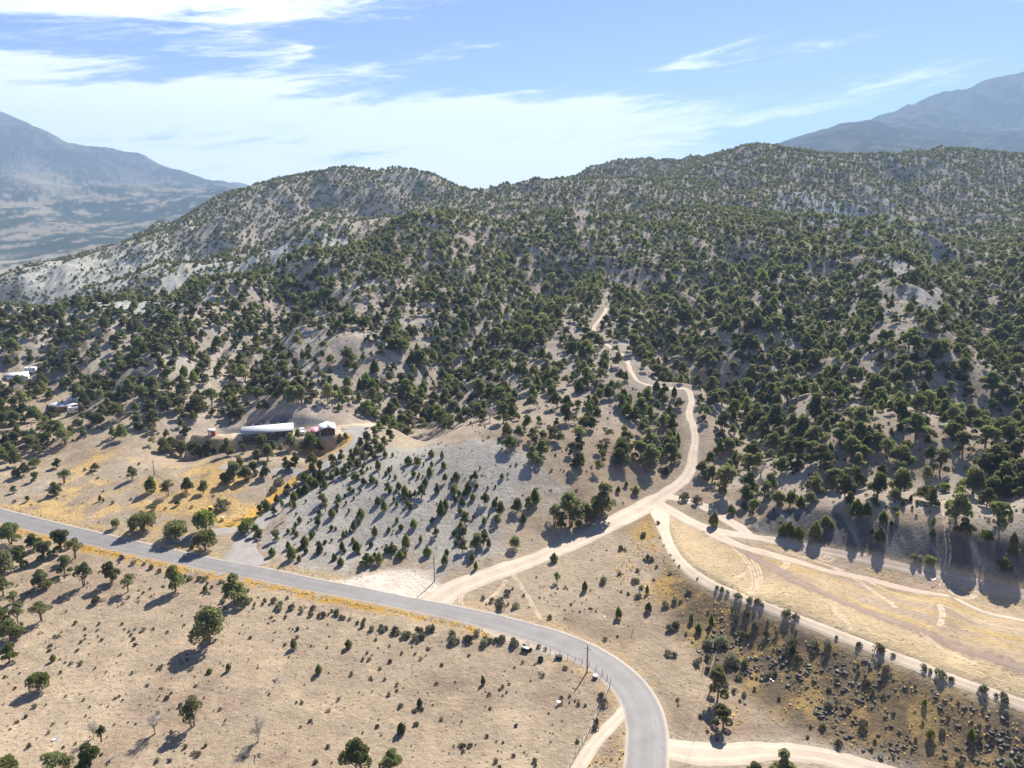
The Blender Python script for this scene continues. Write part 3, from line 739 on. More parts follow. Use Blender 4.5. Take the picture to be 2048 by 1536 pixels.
# ---------------------------------------------------------------- plants: materials
def leaf_mat(name, dark, light, trans=0.46, var=0.42):
    m, N, out = new_mat(name)
    oi = N.node('ShaderNodeObjectInfo'); geo = N.node('ShaderNodeNewGeometry')
    rnd = N.math('FRACT', N.math('MULTIPLY_ADD', oi.outputs['Random'], 7.13, 0.37))
    nz = N.noise(geo.outputs['Position'], 0.9, 3, 0.6)
    f = N.math('MULTIPLY_ADD', geo.outputs['Random Per Island'], 0.55, N.math('MULTIPLY', nz, 0.5), clamp=True)
    c = N.mix(f, dark, light)
    hs = N.node('ShaderNodeHueSaturation'); N.t.links.new(c, hs.inputs['Color'])
    N.t.links.new(N.math('MULTIPLY_ADD', rnd, 0.05, 0.472), hs.inputs['Hue'])
    N.t.links.new(N.math('MULTIPLY_ADD', oi.outputs['Random'], 2 * var, 1 - var), hs.inputs['Value'])
    N.t.links.new(N.math('MULTIPLY_ADD', rnd, 0.30, 0.66), hs.inputs['Saturation'])
    d = N.node('ShaderNodeBsdfDiffuse'); N.t.links.new(hs.outputs[0], d.inputs[0])
    t = N.node('ShaderNodeBsdfTranslucent'); N.t.links.new(N.mix(1.0, hs.outputs[0], (1.55, 1.6, 1.1), 'MULTIPLY'), t.inputs[0])
    mx = N.node('ShaderNodeMixShader'); mx.inputs[0].default_value = trans
    N.t.links.new(d.outputs[0], mx.inputs[1]); N.t.links.new(t.outputs[0], mx.inputs[2]); N.t.links.new(mx.outputs[0], out.inputs[0])
    return m
M_JUN = leaf_mat('juniper scale leaves', (0.082, 0.096, 0.042), (0.19, 0.202, 0.088))
M_PIN = leaf_mat('young juniper leaves', (0.080, 0.105, 0.026), (0.185, 0.205, 0.052))
M_OPEN = leaf_mat('thin juniper leaves', (0.095, 0.112, 0.045), (0.20, 0.21, 0.09))
M_SAGE = leaf_mat('sagebrush leaves', (0.15, 0.155, 0.105), (0.31, 0.305, 0.225), 0.2)
M_BRUSH = leaf_mat('dead brush', (0.10, 0.085, 0.065), (0.22, 0.185, 0.14), 0.15)
M_BRIGHT = leaf_mat('fresh green leaves', (0.085, 0.125, 0.018), (0.20, 0.24, 0.035), 0.35)
M_STRAW = leaf_mat('dry bunchgrass', (0.42, 0.30, 0.13), (0.62, 0.46, 0.22), 0.45)
M_BARK = plain('juniper bark', (0.17, 0.13, 0.10), 0.95, 0.1, var=0.35, scale=9)
M_DEAD = plain('bleached dead wood', (0.40, 0.36, 0.33), 0.95, 0.1, var=0.3, scale=9)

# ---------------------------------------------------------------- plants: meshes (unit size: one metre high, scaled when planted)
def leaf_cards(P, Nrm, size, rng, up=0.25):
    """one folded sprig (two triangles) per point"""
    k = len(P)
    d = Nrm + rng.normal(0, .55, (k, 3)); d[:, 2] += up
    d /= np.linalg.norm(d, axis=1)[:, None]
    s = np.cross(d, rng.normal(0, 1, (k, 3))); s /= np.linalg.norm(s, axis=1)[:, None] + 1e-9
    w = np.cross(d, s)
    sz = size * rng.uniform(.55, 1.35, k)[:, None]
    a = P - d * sz * .5; b = P + d * sz * .7
    l = P + s * sz * .45 + w * sz * .18; r = P - s * sz * .45 + w * sz * .18
    V = np.stack([a, l, b, r], 1).reshape(-1, 3)
    i = np.arange(k)[:, None] * 4
    F = np.concatenate([i + np.array([[0, 1, 2]]), i + np.array([[0, 2, 3]])])
    return V, F

def lobe_points(lobes, k, rng, inner=.62):
    lobes = np.array(lobes); w = (lobes[:, 3] * lobes[:, 4] * lobes[:, 5]) ** (2 / 3); w /= w.sum()
    j = rng.choice(len(lobes), k, p=w)
    d = rng.normal(0, 1, (k, 3)); d /= np.linalg.norm(d, axis=1)[:, None]
    d[:, 2] = np.where(d[:, 2] < -.55, -d[:, 2], d[:, 2])
    rr = rng.uniform(inner, 1.04, k) ** .7
    # bumpy surface: small clumps
    ph = lobes[j, 0] * 9
    rr *= 1 + .10 * np.sin(d[:, 0] * 7 + ph) * np.sin(d[:, 1] * 7 - ph) + .08 * np.sin(d[:, 2] * 9 + ph)
    P = lobes[j, :3] + d * lobes[j, 3:] * rr[:, None]
    return P, d

def tube(path, radii, sides=5):
    path = np.asarray(path, float); V = []; F = []
    for i, p in enumerate(path):
        t = path[min(i + 1, len(path) - 1)] - path[max(i - 1, 0)]; t /= np.linalg.norm(t) + 1e-9
        a = np.cross(t, (0.3, 1, 0.2)); a /= np.linalg.norm(a); b = np.cross(t, a)
        for s in range(sides):
            g = 2 * math.pi * s / sides
            V.append(p + radii[i] * (math.cos(g) * a + math.sin(g) * b))
    for i in range(len(path) - 1):
        for s in range(sides):
            p, q = i * sides + s, i * sides + (s + 1) % sides
            F += [(p, q, q + sides), (p, q + sides, p + sides)]
    return np.array(V), np.array(F)

def join(parts):
    V, F, o = [], [], 0
    for v, f in parts:
        V.append(v); F.append(f + o); o += len(v)
    return np.vstack(V), np.vstack(F)

def trunk_mesh(name, rng, lobes, r=.03, mat=None, stems=1, sides=5, twigs=0):
    parts = []
    for s in range(stems):
        bx, by = (rng.uniform(-.05, .05, 2) if stems > 1 else (0, 0))
        top = np.mean([l[:3] for l in lobes], 0) if stems == 1 else np.array(lobes[s % len(lobes)][:3])
        m = np.array([bx * 2 + rng.uniform(-.04, .04), by * 2 + rng.uniform(-.04, .04), top[2] * .5])
        parts.append(tube([(bx, by, -.03), m * .5 + np.array([bx, by, 0]) * .5, m, top], [r * 1.3, r, r * .75, r * .3], sides))
        for l in lobes:
            e = np.array(l[:3]) + rng.uniform(-.03, .03, 3)
            st = m * rng.uniform(.6, 1.0)
            parts.append(tube([st, (st + e) / 2 + np.array([0, 0, -.03]), e], [r * .55, r * .4, r * .12], 4))
    for _ in range(twigs):
        l = lobes[rng.randint(len(lobes))]; st = np.array(l[:3]) + rng.uniform(-.06, .06, 3)
        d = rng.normal(0, 1, 3); d[2] = abs(d[2]) * .9; d /= np.linalg.norm(d)
        e = st + d * np.array(l[3:]) * rng.uniform(.7, 1.3)
        parts.append(tube([st, (st + e) / 2 + rng.uniform(-.02, .02, 3), e], [r * .16, r * .11, r * .05], 3))
    V, F = join(parts)
    return mesh_np(name, V, F, mat or M_BARK)

def crown_mesh(name, rng, lobes, k, size, mat, inner=.62):
    P, d = lobe_points(lobes, k, rng, inner)
    P[:, 2] = np.maximum(P[:, 2], .03)
    V, F = leaf_cards(P, d, size, rng)
    return mesh_np(name, V, F, mat)

def juniper_lobes(rng, nl, spread, zlo, zhi, r):
    L = [(0, 0, (zlo + zhi) / 2, r * 1.25, r * 1.25, r * 1.25), (rng.uniform(-.05, .05), rng.uniform(-.05, .05), zhi - r * .4, r * .95, r * .95, r * .9)]
    for i in range(nl):
        a = 2 * math.pi * (i + rng.uniform(-.3, .3)) / nl; z = rng.uniform(zlo, zhi - r * .6); q = spread * (1.05 - .5 * (z - zlo) / (zhi - zlo)) * rng.uniform(.75, 1.1)
        s = r * rng.uniform(.75, 1.15)
        L.append((q * math.cos(a), q * math.sin(a), z, s, s, s * .85))
    return L
def cone_lobes(rng, base_r, n_=6):
    L = []
    for i in range(n_):
        f = i / (n_ - 1); z = .16 + .70 * f
        rr = base_r * (math.sin(math.pi * (.30 + .66 * f)) ** .8) * rng.uniform(.9, 1.1)
        L.append((rng.uniform(-.03, .03), rng.uniform(-.03, .03), z, rr, rr, .16))
    return L

KINDS = {}
def make_kinds():
    rng = np.random.RandomState(11)
    def add(key, lobes, k, size, mat, klow, slow, stems=1, r=.03, inner=.62):
        lobes = np.array(lobes)
        hi = crown_mesh(key + '_crown', rng, lobes, k, size, mat, inner)
        lo = crown_mesh(key + '_crown_far', rng, lobes, klow, slow, mat, .8)
        KINDS.setdefault(key[0], []).append((hi, trunk_mesh(key + '_trunk', rng, lobes, r, stems=stems), lo))
    for i in range(8):
        add('J%d' % i, juniper_lobes(rng, 7 + i % 5, .29 + .02 * (i % 3), .14 + .05 * (i % 4), .97, .165 + .014 * (i % 4)), 4200, .055, M_JUN, 330, .15, 1 + i % 2)
    for i in range(3):
        add('O%d' % i, juniper_lobes(rng, 6, .30, .42, .94, .165), 1300, .058, M_OPEN, 260, .13, 2, .026, .45)
    for i in range(4):
        add('C%d' % i, cone_lobes(rng, .27 + .03 * i), 1500, .075, M_PIN, 220, .17, 1, .025)
    for i in range(3):
        lob = [(0, 0, .48, .42, .42, .46)] + [(.28 * math.cos(g), .28 * math.sin(g), rng.uniform(.28, .6), .27, .27, .30) for g in rng.uniform(0, 6.28, 5)]
        add('B%d' % i, lob, 2600, .065, M_PIN if i else M_JUN, 260, .16, 2)
    lob = [(0, 0, .48, .42, .40, .42)] + [(.3 * math.cos(g), .3 * math.sin(g), rng.uniform(.3, .6), .27, .27, .27) for g in rng.uniform(0, 6.28, 5)]
    add('G0', lob, 2600, .065, M_BRIGHT, 260, .16, 2)
    for i in range(2):
        lob = np.array(juniper_lobes(rng, 8, .30, .35, .9, .2))
        hi = trunk_mesh('D%d' % i, rng, lob, .026, M_DEAD, 2, 5, 420)
        KINDS.setdefault('D', []).append((None, hi, hi))
make_kinds()

def shrub_mesh(name, seed, k, size, mat, flat=.55, spread=1.0):
    rng = np.random.RandomState(seed)
    lob = [(0, 0, .28, .40, .40, .30)] + [(rng.uniform(-.3, .3) * spread, rng.uniform(-.3, .3) * spread, rng.uniform(.12, .3), .25, .25, .24) for _ in range(5)]
    P, d = lobe_points(lob, k, rng, .5); P[:, 2] = np.maximum(P[:, 2], .01)
    V, F = leaf_cards(P, d, size, rng, .8)
    return mesh_np(name, V, F, mat)
SHRUBS = [shrub_mesh('sage_a', 1, 260, .16, M_SAGE), shrub_mesh('sage_b', 2, 260, .15, M_SAGE), shrub_mesh('sage_c', 3, 220, .16, M_SAGE, spread=1.4),
          shrub_mesh('brush_a', 4, 200, .15, M_BRUSH), shrub_mesh('brush_b', 5, 180, .15, M_BRUSH, spread=1.4)]
def tuft_mesh(seed):
    rng = np.random.RandomState(seed); k = 26
    a = rng.uniform(0, 6.28, k); lean = rng.uniform(.1, .9, k); hgt = rng.uniform(.5, 1, k)
    b = np.stack([rng.uniform(-.25, .25, k), rng.uniform(-.25, .25, k), np.zeros(k)], 1)
    tip = b + np.stack([np.cos(a) * lean * .6, np.sin(a) * lean * .6, hgt], 1)
    s = np.stack([-np.sin(a), np.cos(a), a * 0], 1) * .10
    V = np.stack([b - s, b + s, tip], 1).reshape(-1, 3)
    return mesh_np('tuft', V, np.arange(k * 3).reshape(k, 3), M_STRAW)
TUFTS = [tuft_mesh(s) for s in range(3)]

# ---------------------------------------------------------------- where the woodland grows: survey of cover seen in the photograph
COVER = [  # u, v, cover 0..1 (share of ground under crowns)
 (60,700,.6),(60,655,.9),(200,622,.9),(300,600,.9),(400,574,.9),(500,545,.9),(600,514,.85),(700,480,.85),(800,455,.8),(60,780,.5),(150,760,.6),(250,700,.55),(250,780,.55),(350,720,.5),(330,640,.55),(150,660,.7),(200,830,.5),(300,850,.55),(60,880,.35),(150,880,.4),
 (60,850,.6),(250,900,.3),(30,920,.3),(420,830,.5),(420,760,.55),(480,700,.45),(420,640,.6),(520,620,.5),(560,540,.75),(540,720,.45),(560,790,.4),(640,640,.30),(620,720,.35),(700,660,.35),(650,780,.4),(720,760,.45),(640,820,.25),
 (740,600,.55),(700,540,.7),(760,500,.75),(840,560,.6),(820,640,.55),(800,720,.6),(780,800,.55),(740,830,.65),(860,800,.75),(900,740,.8),(950,660,.85),(900,560,.6),(960,480,.55),(900,460,.6),(1000,460,.5),(1050,520,.6),(1000,560,.75),
 (1060,620,.8),(1010,720,.75),(960,820,.55),(1040,800,.40),(1100,720,.55),(1120,800,.40),(1180,720,.35),(1180,600,.6),(1230,560,.45),(1290,520,.55),(1150,480,.65),(1250,460,.8),(1170,430,.35),(1100,440,.6),(1260,640,.6),(1280,700,.55),
 (1240,780,.30),(1180,850,.35),(1090,860,.45),(1000,880,.35),(1100,920,.35),(1180,910,.45),(1280,900,.55),(1330,850,.55),(1320,910,.6),(1240,850,.25),(1350,720,.7),(1350,780,.6),(1420,840,.6),(1440,780,.7),(1400,640,.85),(1380,560,.85),(1450,520,.9),
 (1350,480,.85),(1400,420,.9),(1450,380,.9),(1500,330,.9),(1350,400,.75),(1250,390,.5),(1100,400,.5),(1200,380,.45),(1050,390,.5),(1200,350,.85),(1300,340,.85),(1560,340,.85),(1620,330,.85),(1750,330,.75),(1900,330,.8),(2030,340,.8),
 (1850,380,.65),(1950,400,.75),(2030,450,.85),(1980,500,.85),(1900,540,.8),(2000,600,.85),(1950,650,.85),(1850,680,.75),(1800,600,.55),(1740,520,.55),(1780,640,.65),(1700,560,.75),(1620,520,.9),(1550,480,.9),(1560,560,.9),(1500,620,.85),(1600,640,.75),
 (1520,720,.75),(1600,720,.7),(1700,660,.75),(1700,740,.75),(1800,740,.7),(1900,760,.75),(2000,740,.75),(2030,840,.7),(1950,850,.7),(1850,840,.75),(1750,830,.75),(1650,800,.75),(1560,800,.7),(1500,800,.65),(1480,880,.65),(1560,900,.75),(1650,890,.6),(1750,910,.7),
 (1850,920,.65),(1950,930,.65),(2030,950,.6),(1500,950,.55),(1590,970,.6),(1700,980,.45),(1800,980,.35),(1900,1000,.4),(2000,1020,.4),(1420,940,.5),(1450,970,.25),
 (1640,420,.30),(1560,410,.5),(1720,420,.4),(1780,380,.35),(1820,450,.25),(1850,490,.35),(1660,455,.7),(1760,470,.6),(1800,540,.25),(1860,610,.3),
 (0,600,.12),(60,575,.10),(120,560,.10),(200,540,.12),(300,510,.12),(60,610,.35),(180,585,.35),(250,560,.3),(330,545,.4),(250,610,.25),(350,570,.15),(420,540,.15),(470,500,.5),(400,520,.5),(560,500,.25),(620,485,.5),(700,460,.35),(760,445,.4),
 (300,480,.45),(400,420,.35),(430,460,.35),(520,400,.45),(560,440,.5),(620,380,.5),(640,430,.55),(700,360,.55),(720,400,.42),(780,380,.45),(830,400,.6),(860,360,.55),(910,390,.55),(800,430,.5),(700,440,.4),(500,470,.45),(950,400,.6),(880,430,.6),
]
cvx, cvt = cast([c[0] for c in COVER], [c[1] for c in COVER], H)
cv_a, cv_b = warp(cvx[:, 0], cvx[:, 1]); cv_d = np.array([c[2] for c in COVER])
def cover_at(x, y):
    a, b = warp(x, y)
    num = np.zeros(len(x)); den = np.zeros(len(x))
    for i in range(len(cv_d)):
        w = 1.0 / (((a - cv_a[i]) ** 2 + (b - cv_b[i]) ** 2) ** 1.5 + 1e-6)
        num += w * cv_d[i]; den += w
    return num / den
WOOD_EDGE = poly_xy([(-200,960),(0,950),(60,915),(150,890),(270,880),(330,905),(380,880),(400,845),(520,825),(640,825),(740,835),(760,868),(860,855),(960,880),(1030,930),(1120,955),(1240,945),(1290,950),(1340,955),(1378,935),(1400,950),(1440,990),(1520,1004),(1620,1010),(1700,1018),(1800,1034),(1900,1050),(2048,1076),(2250,1110)], H)
WOOD = np.vstack([WOOD_EDGE, [(900, 700), (1100, 1400), (-1100, 1400), (-700, 500)]])
CLEAR = [poly_xy(p, H) for p in ([(0,775),(60,772),(90,735),(60,722),(20,735),(0,745)], [(60,830),(150,830),(175,815),(120,800),(65,805)], [(1150,420),(1185,420),(1180,438),(1150,440)],
                                 [(400,880),(760,880),(745,838),(640,832),(430,838),(370,866)], [(1230,790),(1260,860),(1230,880),(1190,860),(1215,800)])]
CLEAR.append(np.array(APRON))

_vis_t = None
def visible(x, y, z, hgt):
    """is the top of something HGT high at (x, y) above the ground between it and the lens"""
    ok = np.ones(len(x), bool)
    for f in np.linspace(.25, .985, 26):
        ok &= (CAM_H + (z + hgt - CAM_H) * f) > H(x * f, y * f) - .3
    return ok

def plant_wood():
    rng = np.random.RandomState(5)
    K = 90000
    # candidates evenly spread over the hills
    y = np.sqrt(rng.uniform(170 ** 2, 1330 ** 2, K)); x = rng.uniform(-.86, .86, K) * (y + Y0)
    area = .86 * ((1330 + Y0) ** 2 - (170 + Y0) ** 2)
    inside = in_poly(x, y, WOOD)
    for P in CLEAR: inside &= ~in_poly(x, y, P)
    x, y = x[inside], y[inside]
    z = H(x, y); u, v, dep = project(x, y, z)
    k = (u > -110) & (u < 2160) & (v < 1150)
    x, y, z, u, v, dep = [q[k] for q in (x, y, z, u, v, dep)]
    lane = np.minimum(dist_line(x, y, LANE), dist_line(x, y, DRIVE))
    sv = (fbm(x, y, 1, 1) * 0) + bil(HF - HB, np.interp(np.log(y + Y0), LOGR, np.arange(NR)), (x / (y + Y0) + AMAX) / (2 * AMAX) * (NC - 1))
    cov = np.clip(cover_at(x, y) - .013 * sv + .55 * fbm(x, y, 24, 3, .6, 51) * smooth(np.hypot(x, y), 1200, 300) + .12 * fbm(x, y, 90, 2, .6, 52), 0.02, .97)
    hgt = np.clip(4.5 * np.exp(rng.normal(0, .30, len(x))), 1.5, 8.5)
    hgt = hgt * (1 - .42 * smooth(np.hypot(x, y), 320, 800))
    wid = hgt * rng.uniform(.75, 1.25, len(x))
    # thin to the wanted cover: expected crowns per square metre = -ln(1-cover) / crown area
    e_ = 1.5; nx_ = -(H(x + e_, y) - H(x - e_, y)) / (2 * e_); ny_ = -(H(x, y + e_) - H(x, y - e_)) / (2 * e_)
    rl_ = np.sqrt(x ** 2 + y ** 2 + (CAM_H - z) ** 2)
    sr = np.clip((-x * nx_ - y * ny_ + (CAM_H - z)) / rl_ / np.sqrt(1 + nx_ ** 2 + ny_ ** 2), .12, .9)   # how steeply the eye meets this ground
    lam = -np.log(1 - np.clip(cov, 0, .94)) / (np.pi * (wid * .46) ** 2 + .50 * hgt * wid * np.sqrt(1 - sr ** 2) / sr) * (3.5 + 1.7 * smooth(u, 1330, 1450))
    keep = (rng.rand(len(x)) < lam * area / K) & (lane > 1.2 + wid * .5)
    x, y, z, u, v, dep, hgt, wid = [q[keep] for q in (x, y, z, u, v, dep, hgt, wid)]
    # no crown grows into another
    order = np.argsort(-hgt); cell = {}; sel = []
    for i in order:
        cx, cyy = int(x[i] // 4), int(y[i] // 4); ok = True
        for p in (-1, 0, 1):
            for q in (-1, 0, 1):
                for j in cell.get((cx + p, cyy + q), ()):
                    if (x[i] - x[j]) ** 2 + (y[i] - y[j]) ** 2 < (.25 * (wid[i] + wid[j])) ** 2: ok = False; break
                if not ok: break
            if not ok: break
        if ok: cell.setdefault((cx, cyy), []).append(i); sel.append(i)
    s = np.array(sel)
    x, y, z, u, v, dep, hgt, wid = [q[s] for q in (x, y, z, u, v, dep, hgt, wid)]
    k = visible(x, y, z, hgt)
    return [q[k] for q in (x, y, z, u, v, dep, hgt, wid)]
WX, WY, WZ, WU, WV, WDEP, WH, WW = plant_wood()
print('woodland trees', len(WX))

# ---------------------------------------------------------------- trees surveyed one by one: base u, v, height px, width px, kind
NEAR = [
 # pasture below the paved road
 (22,1088,38,44,'J'),(68,1099,28,32,'J'),(88,1119,32,40,'J'),(122,1103,38,42,'J'),(150,1117,38,34,'O'),(40,1135,38,36,'J'),(8,1158,50,50,'J'),(130,1147,32,30,'J'),(85,1176,34,42,'J'),
 (168,1173,44,40,'O'),(222,1165,38,36,'J'),(258,1183,32,34,'O'),(352,1182,46,38,'J'),(470,1208,54,60,'J'),(6,1191,34,40,'O'),(27,1207,24,28,'O'),(38,1248,40,36,'O'),(82,1242,38,42,'O'),
 (5,1257,40,36,'O'),(22,1281,38,46,'J'),(20,1323,34,32,'J'),(418,1288,64,72,'J'),(76,1383,36,38,'B'),(385,1452,56,54,'O'),(312,1468,46,46,'D'),(188,1476,34,30,'D'),(516,1483,52,38,'D'),(204,1484,32,24,'O'),
 (180,1540,52,54,'J'),(104,1545,40,46,'O'),(132,1548,38,40,'O'),(12,1548,36,40,'G'),(712,1545,62,62,'J'),(779,1550,48,48,'J'),(108,1322,14,10,'C'),(191,1206,12,18,'B'),(418,1348,10,10,'C'),(458,1343,13,9,'C'),
 (586,1297,18,15,'C'),(697,1293,16,12,'C'),(636,1349,16,12,'C'),(967,1372,15,10,'C'),(838,1412,16,11,'C'),(803,1464,21,16,'C'),(408,1184,12,10,'C'),(232,1056,18,17,'B'),(286,1062,36,46,'B'),(263,1060,14,13,'C'),
 (351,1078,34,50,'B'),(412,1064,44,40,'B'),(411,1100,38,41,'B'),(384,1098,10,9,'C'),(497,1063,27,35,'G'),(514,1071,20,24,'J'),
 # yard
 (70,935,18,20,'B'),(48,951,22,22,'J'),(32,952,16,14,'C'),(115,935,16,20,'J'),(70,962,16,18,'J'),(130,966,24,32,'O'),(190,941,13,21,'J'),(112,989,22,24,'J'),(265,958,22,20,'J'),(300,980,26,22,'C'),
 (336,992,30,30,'O'),(375,985,26,30,'J'),(408,986,22,22,'J'),(355,1011,10,10,'B'),(308,1019,8,11,'B'),(198,999,10,6,'C'),(206,1005,7,5,'C'),(28,985,12,14,'J'),(55,1003,10,10,'J'),
 (418,912,28,34,'J'),(400,915,24,30,'J'),(385,908,24,32,'J'),(362,912,26,34,'J'),(345,900,22,28,'J'),(328,905,24,30,'J'),(455,913,32,30,'J'),(487,906,16,14,'J'),(525,908,34,30,'J'),(536,920,28,24,'J'),(515,924,22,22,'J'),(545,906,22,18,'J'),
 (582,901,30,26,'J'),(622,906,36,36,'J'),(637,905,24,22,'J'),(595,881,20,13,'J'),(573,938,22,20,'J'),(590,936,28,25,'J'),(625,936,26,25,'J'),(468,962,34,36,'J'),(480,946,30,24,'J'),(492,962,26,28,'J'),(508,953,26,22,'J'),(531,955,28,25,'J'),
 (450,968,20,22,'J'),(628,960,30,20,'J'),(641,949,26,16,'J'),(612,962,18,18,'J'),(680,891,20,15,'J'),(692,882,14,12,'J'),(683,922,20,18,'J'),(666,931,20,20,'J'),(560,905,14,14,'O'),
 # grey slope
 (1029,1098,25,20,'B'),(1109,1126,15,13,'C'),(1114,1166,20,17,'O'),(1172,1181,20,13,'C'),(1238,1236,20,14,'C'),(1142,1052,58,54,'J'),(1205,1032,58,60,'J'),(1110,1048,36,36,'O'),(1174,1049,36,30,'J'),(1158,1056,15,17,'B'),(1122,1058,20,20,'J'),(1190,1043,30,26,'J'),
 (952,1101,31,27,'J'),(967,1090,29,24,'J'),(926,1104,23,21,'J'),(977,1098,19,11,'C'),(810,1094,27,15,'C'),(883,1034,28,20,'C'),(893,1020,20,16,'C'),(872,1073,20,16,'J'),(857,1110,19,14,'C'),(891,1112,14,10,'C'),(889,1130,21,13,'C'),(942,1122,16,11,'C'),(953,1140,14,9,'C'),
 (930,1048,22,22,'J'),(921,1064,18,12,'C'),(926,1076,20,18,'J'),(1050,1047,19,14,'C'),(1069,1008,28,23,'C'),(1035,1024,24,24,'J'),(1057,1020,24,20,'J'),(970,1010,22,20,'J'),(988,1013,18,14,'C'),(1001,1030,24,20,'J'),(995,1048,18,16,'J'),(968,1045,14,10,'C'),
 (784,1104,14,18,'C'),(801,1117,16,17,'C'),(773,1108,13,12,'C'),(828,1058,16,14,'C'),(864,1048,13,12,'J'),(733,1130,22,28,'J'),(745,1128,16,13,'C'),(759,1128,20,14,'C'),(680,1132,16,15,'C'),(665,1120,14,11,'C'),(584,1120,24,16,'C'),(600,1124,11,8,'C'),
 (608,1092,22,17,'C'),(543,1112,16,13,'C'),(551,1080,18,22,'J'),(577,1098,13,13,'C'),(643,1102,18,12,'C'),(684,1098,15,13,'C'),(712,1102,20,15,'C'),(707,1086,12,10,'C'),(749,1074,18,12,'C'),(706,1060,17,9,'C'),(662,1034,20,14,'C'),(638,1052,17,12,'C'),
 (722,1034,18,15,'C'),(770,1020,22,14,'C'),(757,1010,14,12,'C'),(776,986,20,20,'J'),(811,988,15,14,'C'),(795,980,12,10,'C'),(842,996,24,20,'J'),(830,995,13,12,'J'),(747,966,14,16,'C'),(757,940,18,14,'C'),(730,970,14,11,'C'),(775,943,13,8,'C'),(818,930,17,14,'C'),
 (836,932,18,12,'C'),(862,952,16,13,'C'),(865,915,14,12,'C'),(882,918,13,9,'C'),(888,938,14,11,'C'),(828,952,12,9,'C'),(851,970,18,14,'C'),(875,985,14,12,'C'),(890,965,16,12,'J'),(676,1008,16,14,'J'),(700,985,12,15,'J'),(645,1008,18,22,'J'),(651,1023,16,12,'O'),
 (905,985,18,14,'C'),(915,960,16,12,'C'),(935,985,20,16,'C'),(950,962,18,16,'J'),(948,1000,16,12,'C'),(910,1008,14,10,'C'),(800,1060,12,9,'C'),(780,1062,10,8,'C'),(838,1085,13,9,'C'),(820,1020,13,9,'C'),(792,1010,12,9,'C'),(742,1092,12,10,'C'),(625,1075,12,9,'C'),
 (520,1078,14,14,'J'),(600,1045,12,9,'C'),(690,1075,11,9,'C'),(575,1068,9,7,'C'),(1235,985,12,8,'C'),(1250,975,12,8,'C'),(1269,988,16,14,'C'),
 # along the driveway
 (520,1030,18,16,'J'),(536,1020,18,15,'C'),(548,1030,16,15,'J'),(555,1008,16,10,'C'),(565,1022,22,10,'O'),(583,1032,32,8,'O'),(590,1015,14,9,'C'),(575,985,18,14,'C'),(588,1002,20,16,'C'),(600,990,18,14,'C'),(612,985,18,16,'C'),(620,972,20,15,'C'),(606,965,18,14,'C'),
 (632,975,16,12,'C'),(640,962,20,16,'C'),(652,978,18,14,'C'),(648,958,16,14,'J'),(662,965,20,16,'J'),(676,957,20,15,'J'),(668,945,20,16,'J'),(690,952,22,18,'J'),(700,940,22,18,'J'),(708,958,16,14,'C'),(716,940,20,16,'J'),(724,955,16,13,'J'),(704,922,22,16,'J'),(716,915,22,18,'J'),
 (728,925,20,16,'J'),(735,908,22,20,'J'),(745,918,20,18,'J'),(752,900,22,20,'J'),(762,910,20,18,'J'),(735,890,24,20,'J'),(750,880,24,20,'J'),(720,898,20,16,'J'),(768,895,20,18,'J'),(780,880,24,20,'J'),(772,915,12,10,'C'),
 # field edge and bank
 (1429,1051,32,23,'C'),(1462,1027,21,15,'C'),(1490,1006,34,30,'J'),(1506,1028,26,28,'J'),(1488,1022,16,16,'J'),(1565,1070,24,17,'C'),(1576,1073,28,21,'C'),(1597,1076,25,21,'C'),(1627,1081,29,27,'C'),(1650,1049,20,18,'C'),(1661,1056,14,13,'C'),
 (1555,1014,28,34,'J'),(1580,1012,26,26,'J'),(1598,1015,22,22,'C'),(1628,987,32,42,'J'),(1713,1034,30,24,'C'),(1733,1032,24,22,'C'),(1768,1043,20,19,'C'),(1757,1084,28,25,'C'),(1742,1069,13,10,'C'),(1784,1053,12,8,'C'),(1862,1013,34,33,'J'),(1888,983,17,17,'B'),
 (1863,1072,13,14,'C'),(1866,1053,17,9,'C'),(1912,1048,56,56,'J'),(1928,1072,32,42,'J'),(1995,1052,42,48,'J'),(1748,1013,22,22,'J'),(1690,998,42,42,'J'),(1755,992,42,36,'J'),(1800,988,46,42,'J'),(1852,967,32,27,'O'),(1880,945,42,36,'J'),(1946,988,46,46,'J'),(1972,1014,34,36,'J'),
 (2004,1148,30,30,'J'),(2027,1092,22,18,'C'),(2026,1112,22,20,'C'),(2022,1032,16,8,'C'),(1790,1004,24,24,'J'),(1808,1015,14,9,'C'),(1823,1005,13,8,'C'),(1822,1018,8,5,'C'),(1834,1012,10,6,'C'),(1793,1022,10,13,'G'),(1794,1034,10,9,'B'),(1970,1082,22,26,'G'),(1860,1128,16,20,'B'),(1828,1118,10,12,'B'),
 # lower right
 (1434,1400,62,44,'J'),(1446,1458,44,42,'J'),(1568,1562,56,58,'J'),(1507,1560,34,34,'J'),(1384,1246,16,11,'C'),(1295,1222,17,13,'C'),(1396,1265,17,12,'C'),(1421,1250,18,11,'C'),(1484,1272,14,8,'C'),(1584,1308,18,14,'C'),(1850,1410,14,9,'C'),(1940,1480,22,15,'C'),(1862,1478,20,18,'G'),(1292,1190,16,8,'C'),(1298,1120,12,10,'C'),
]

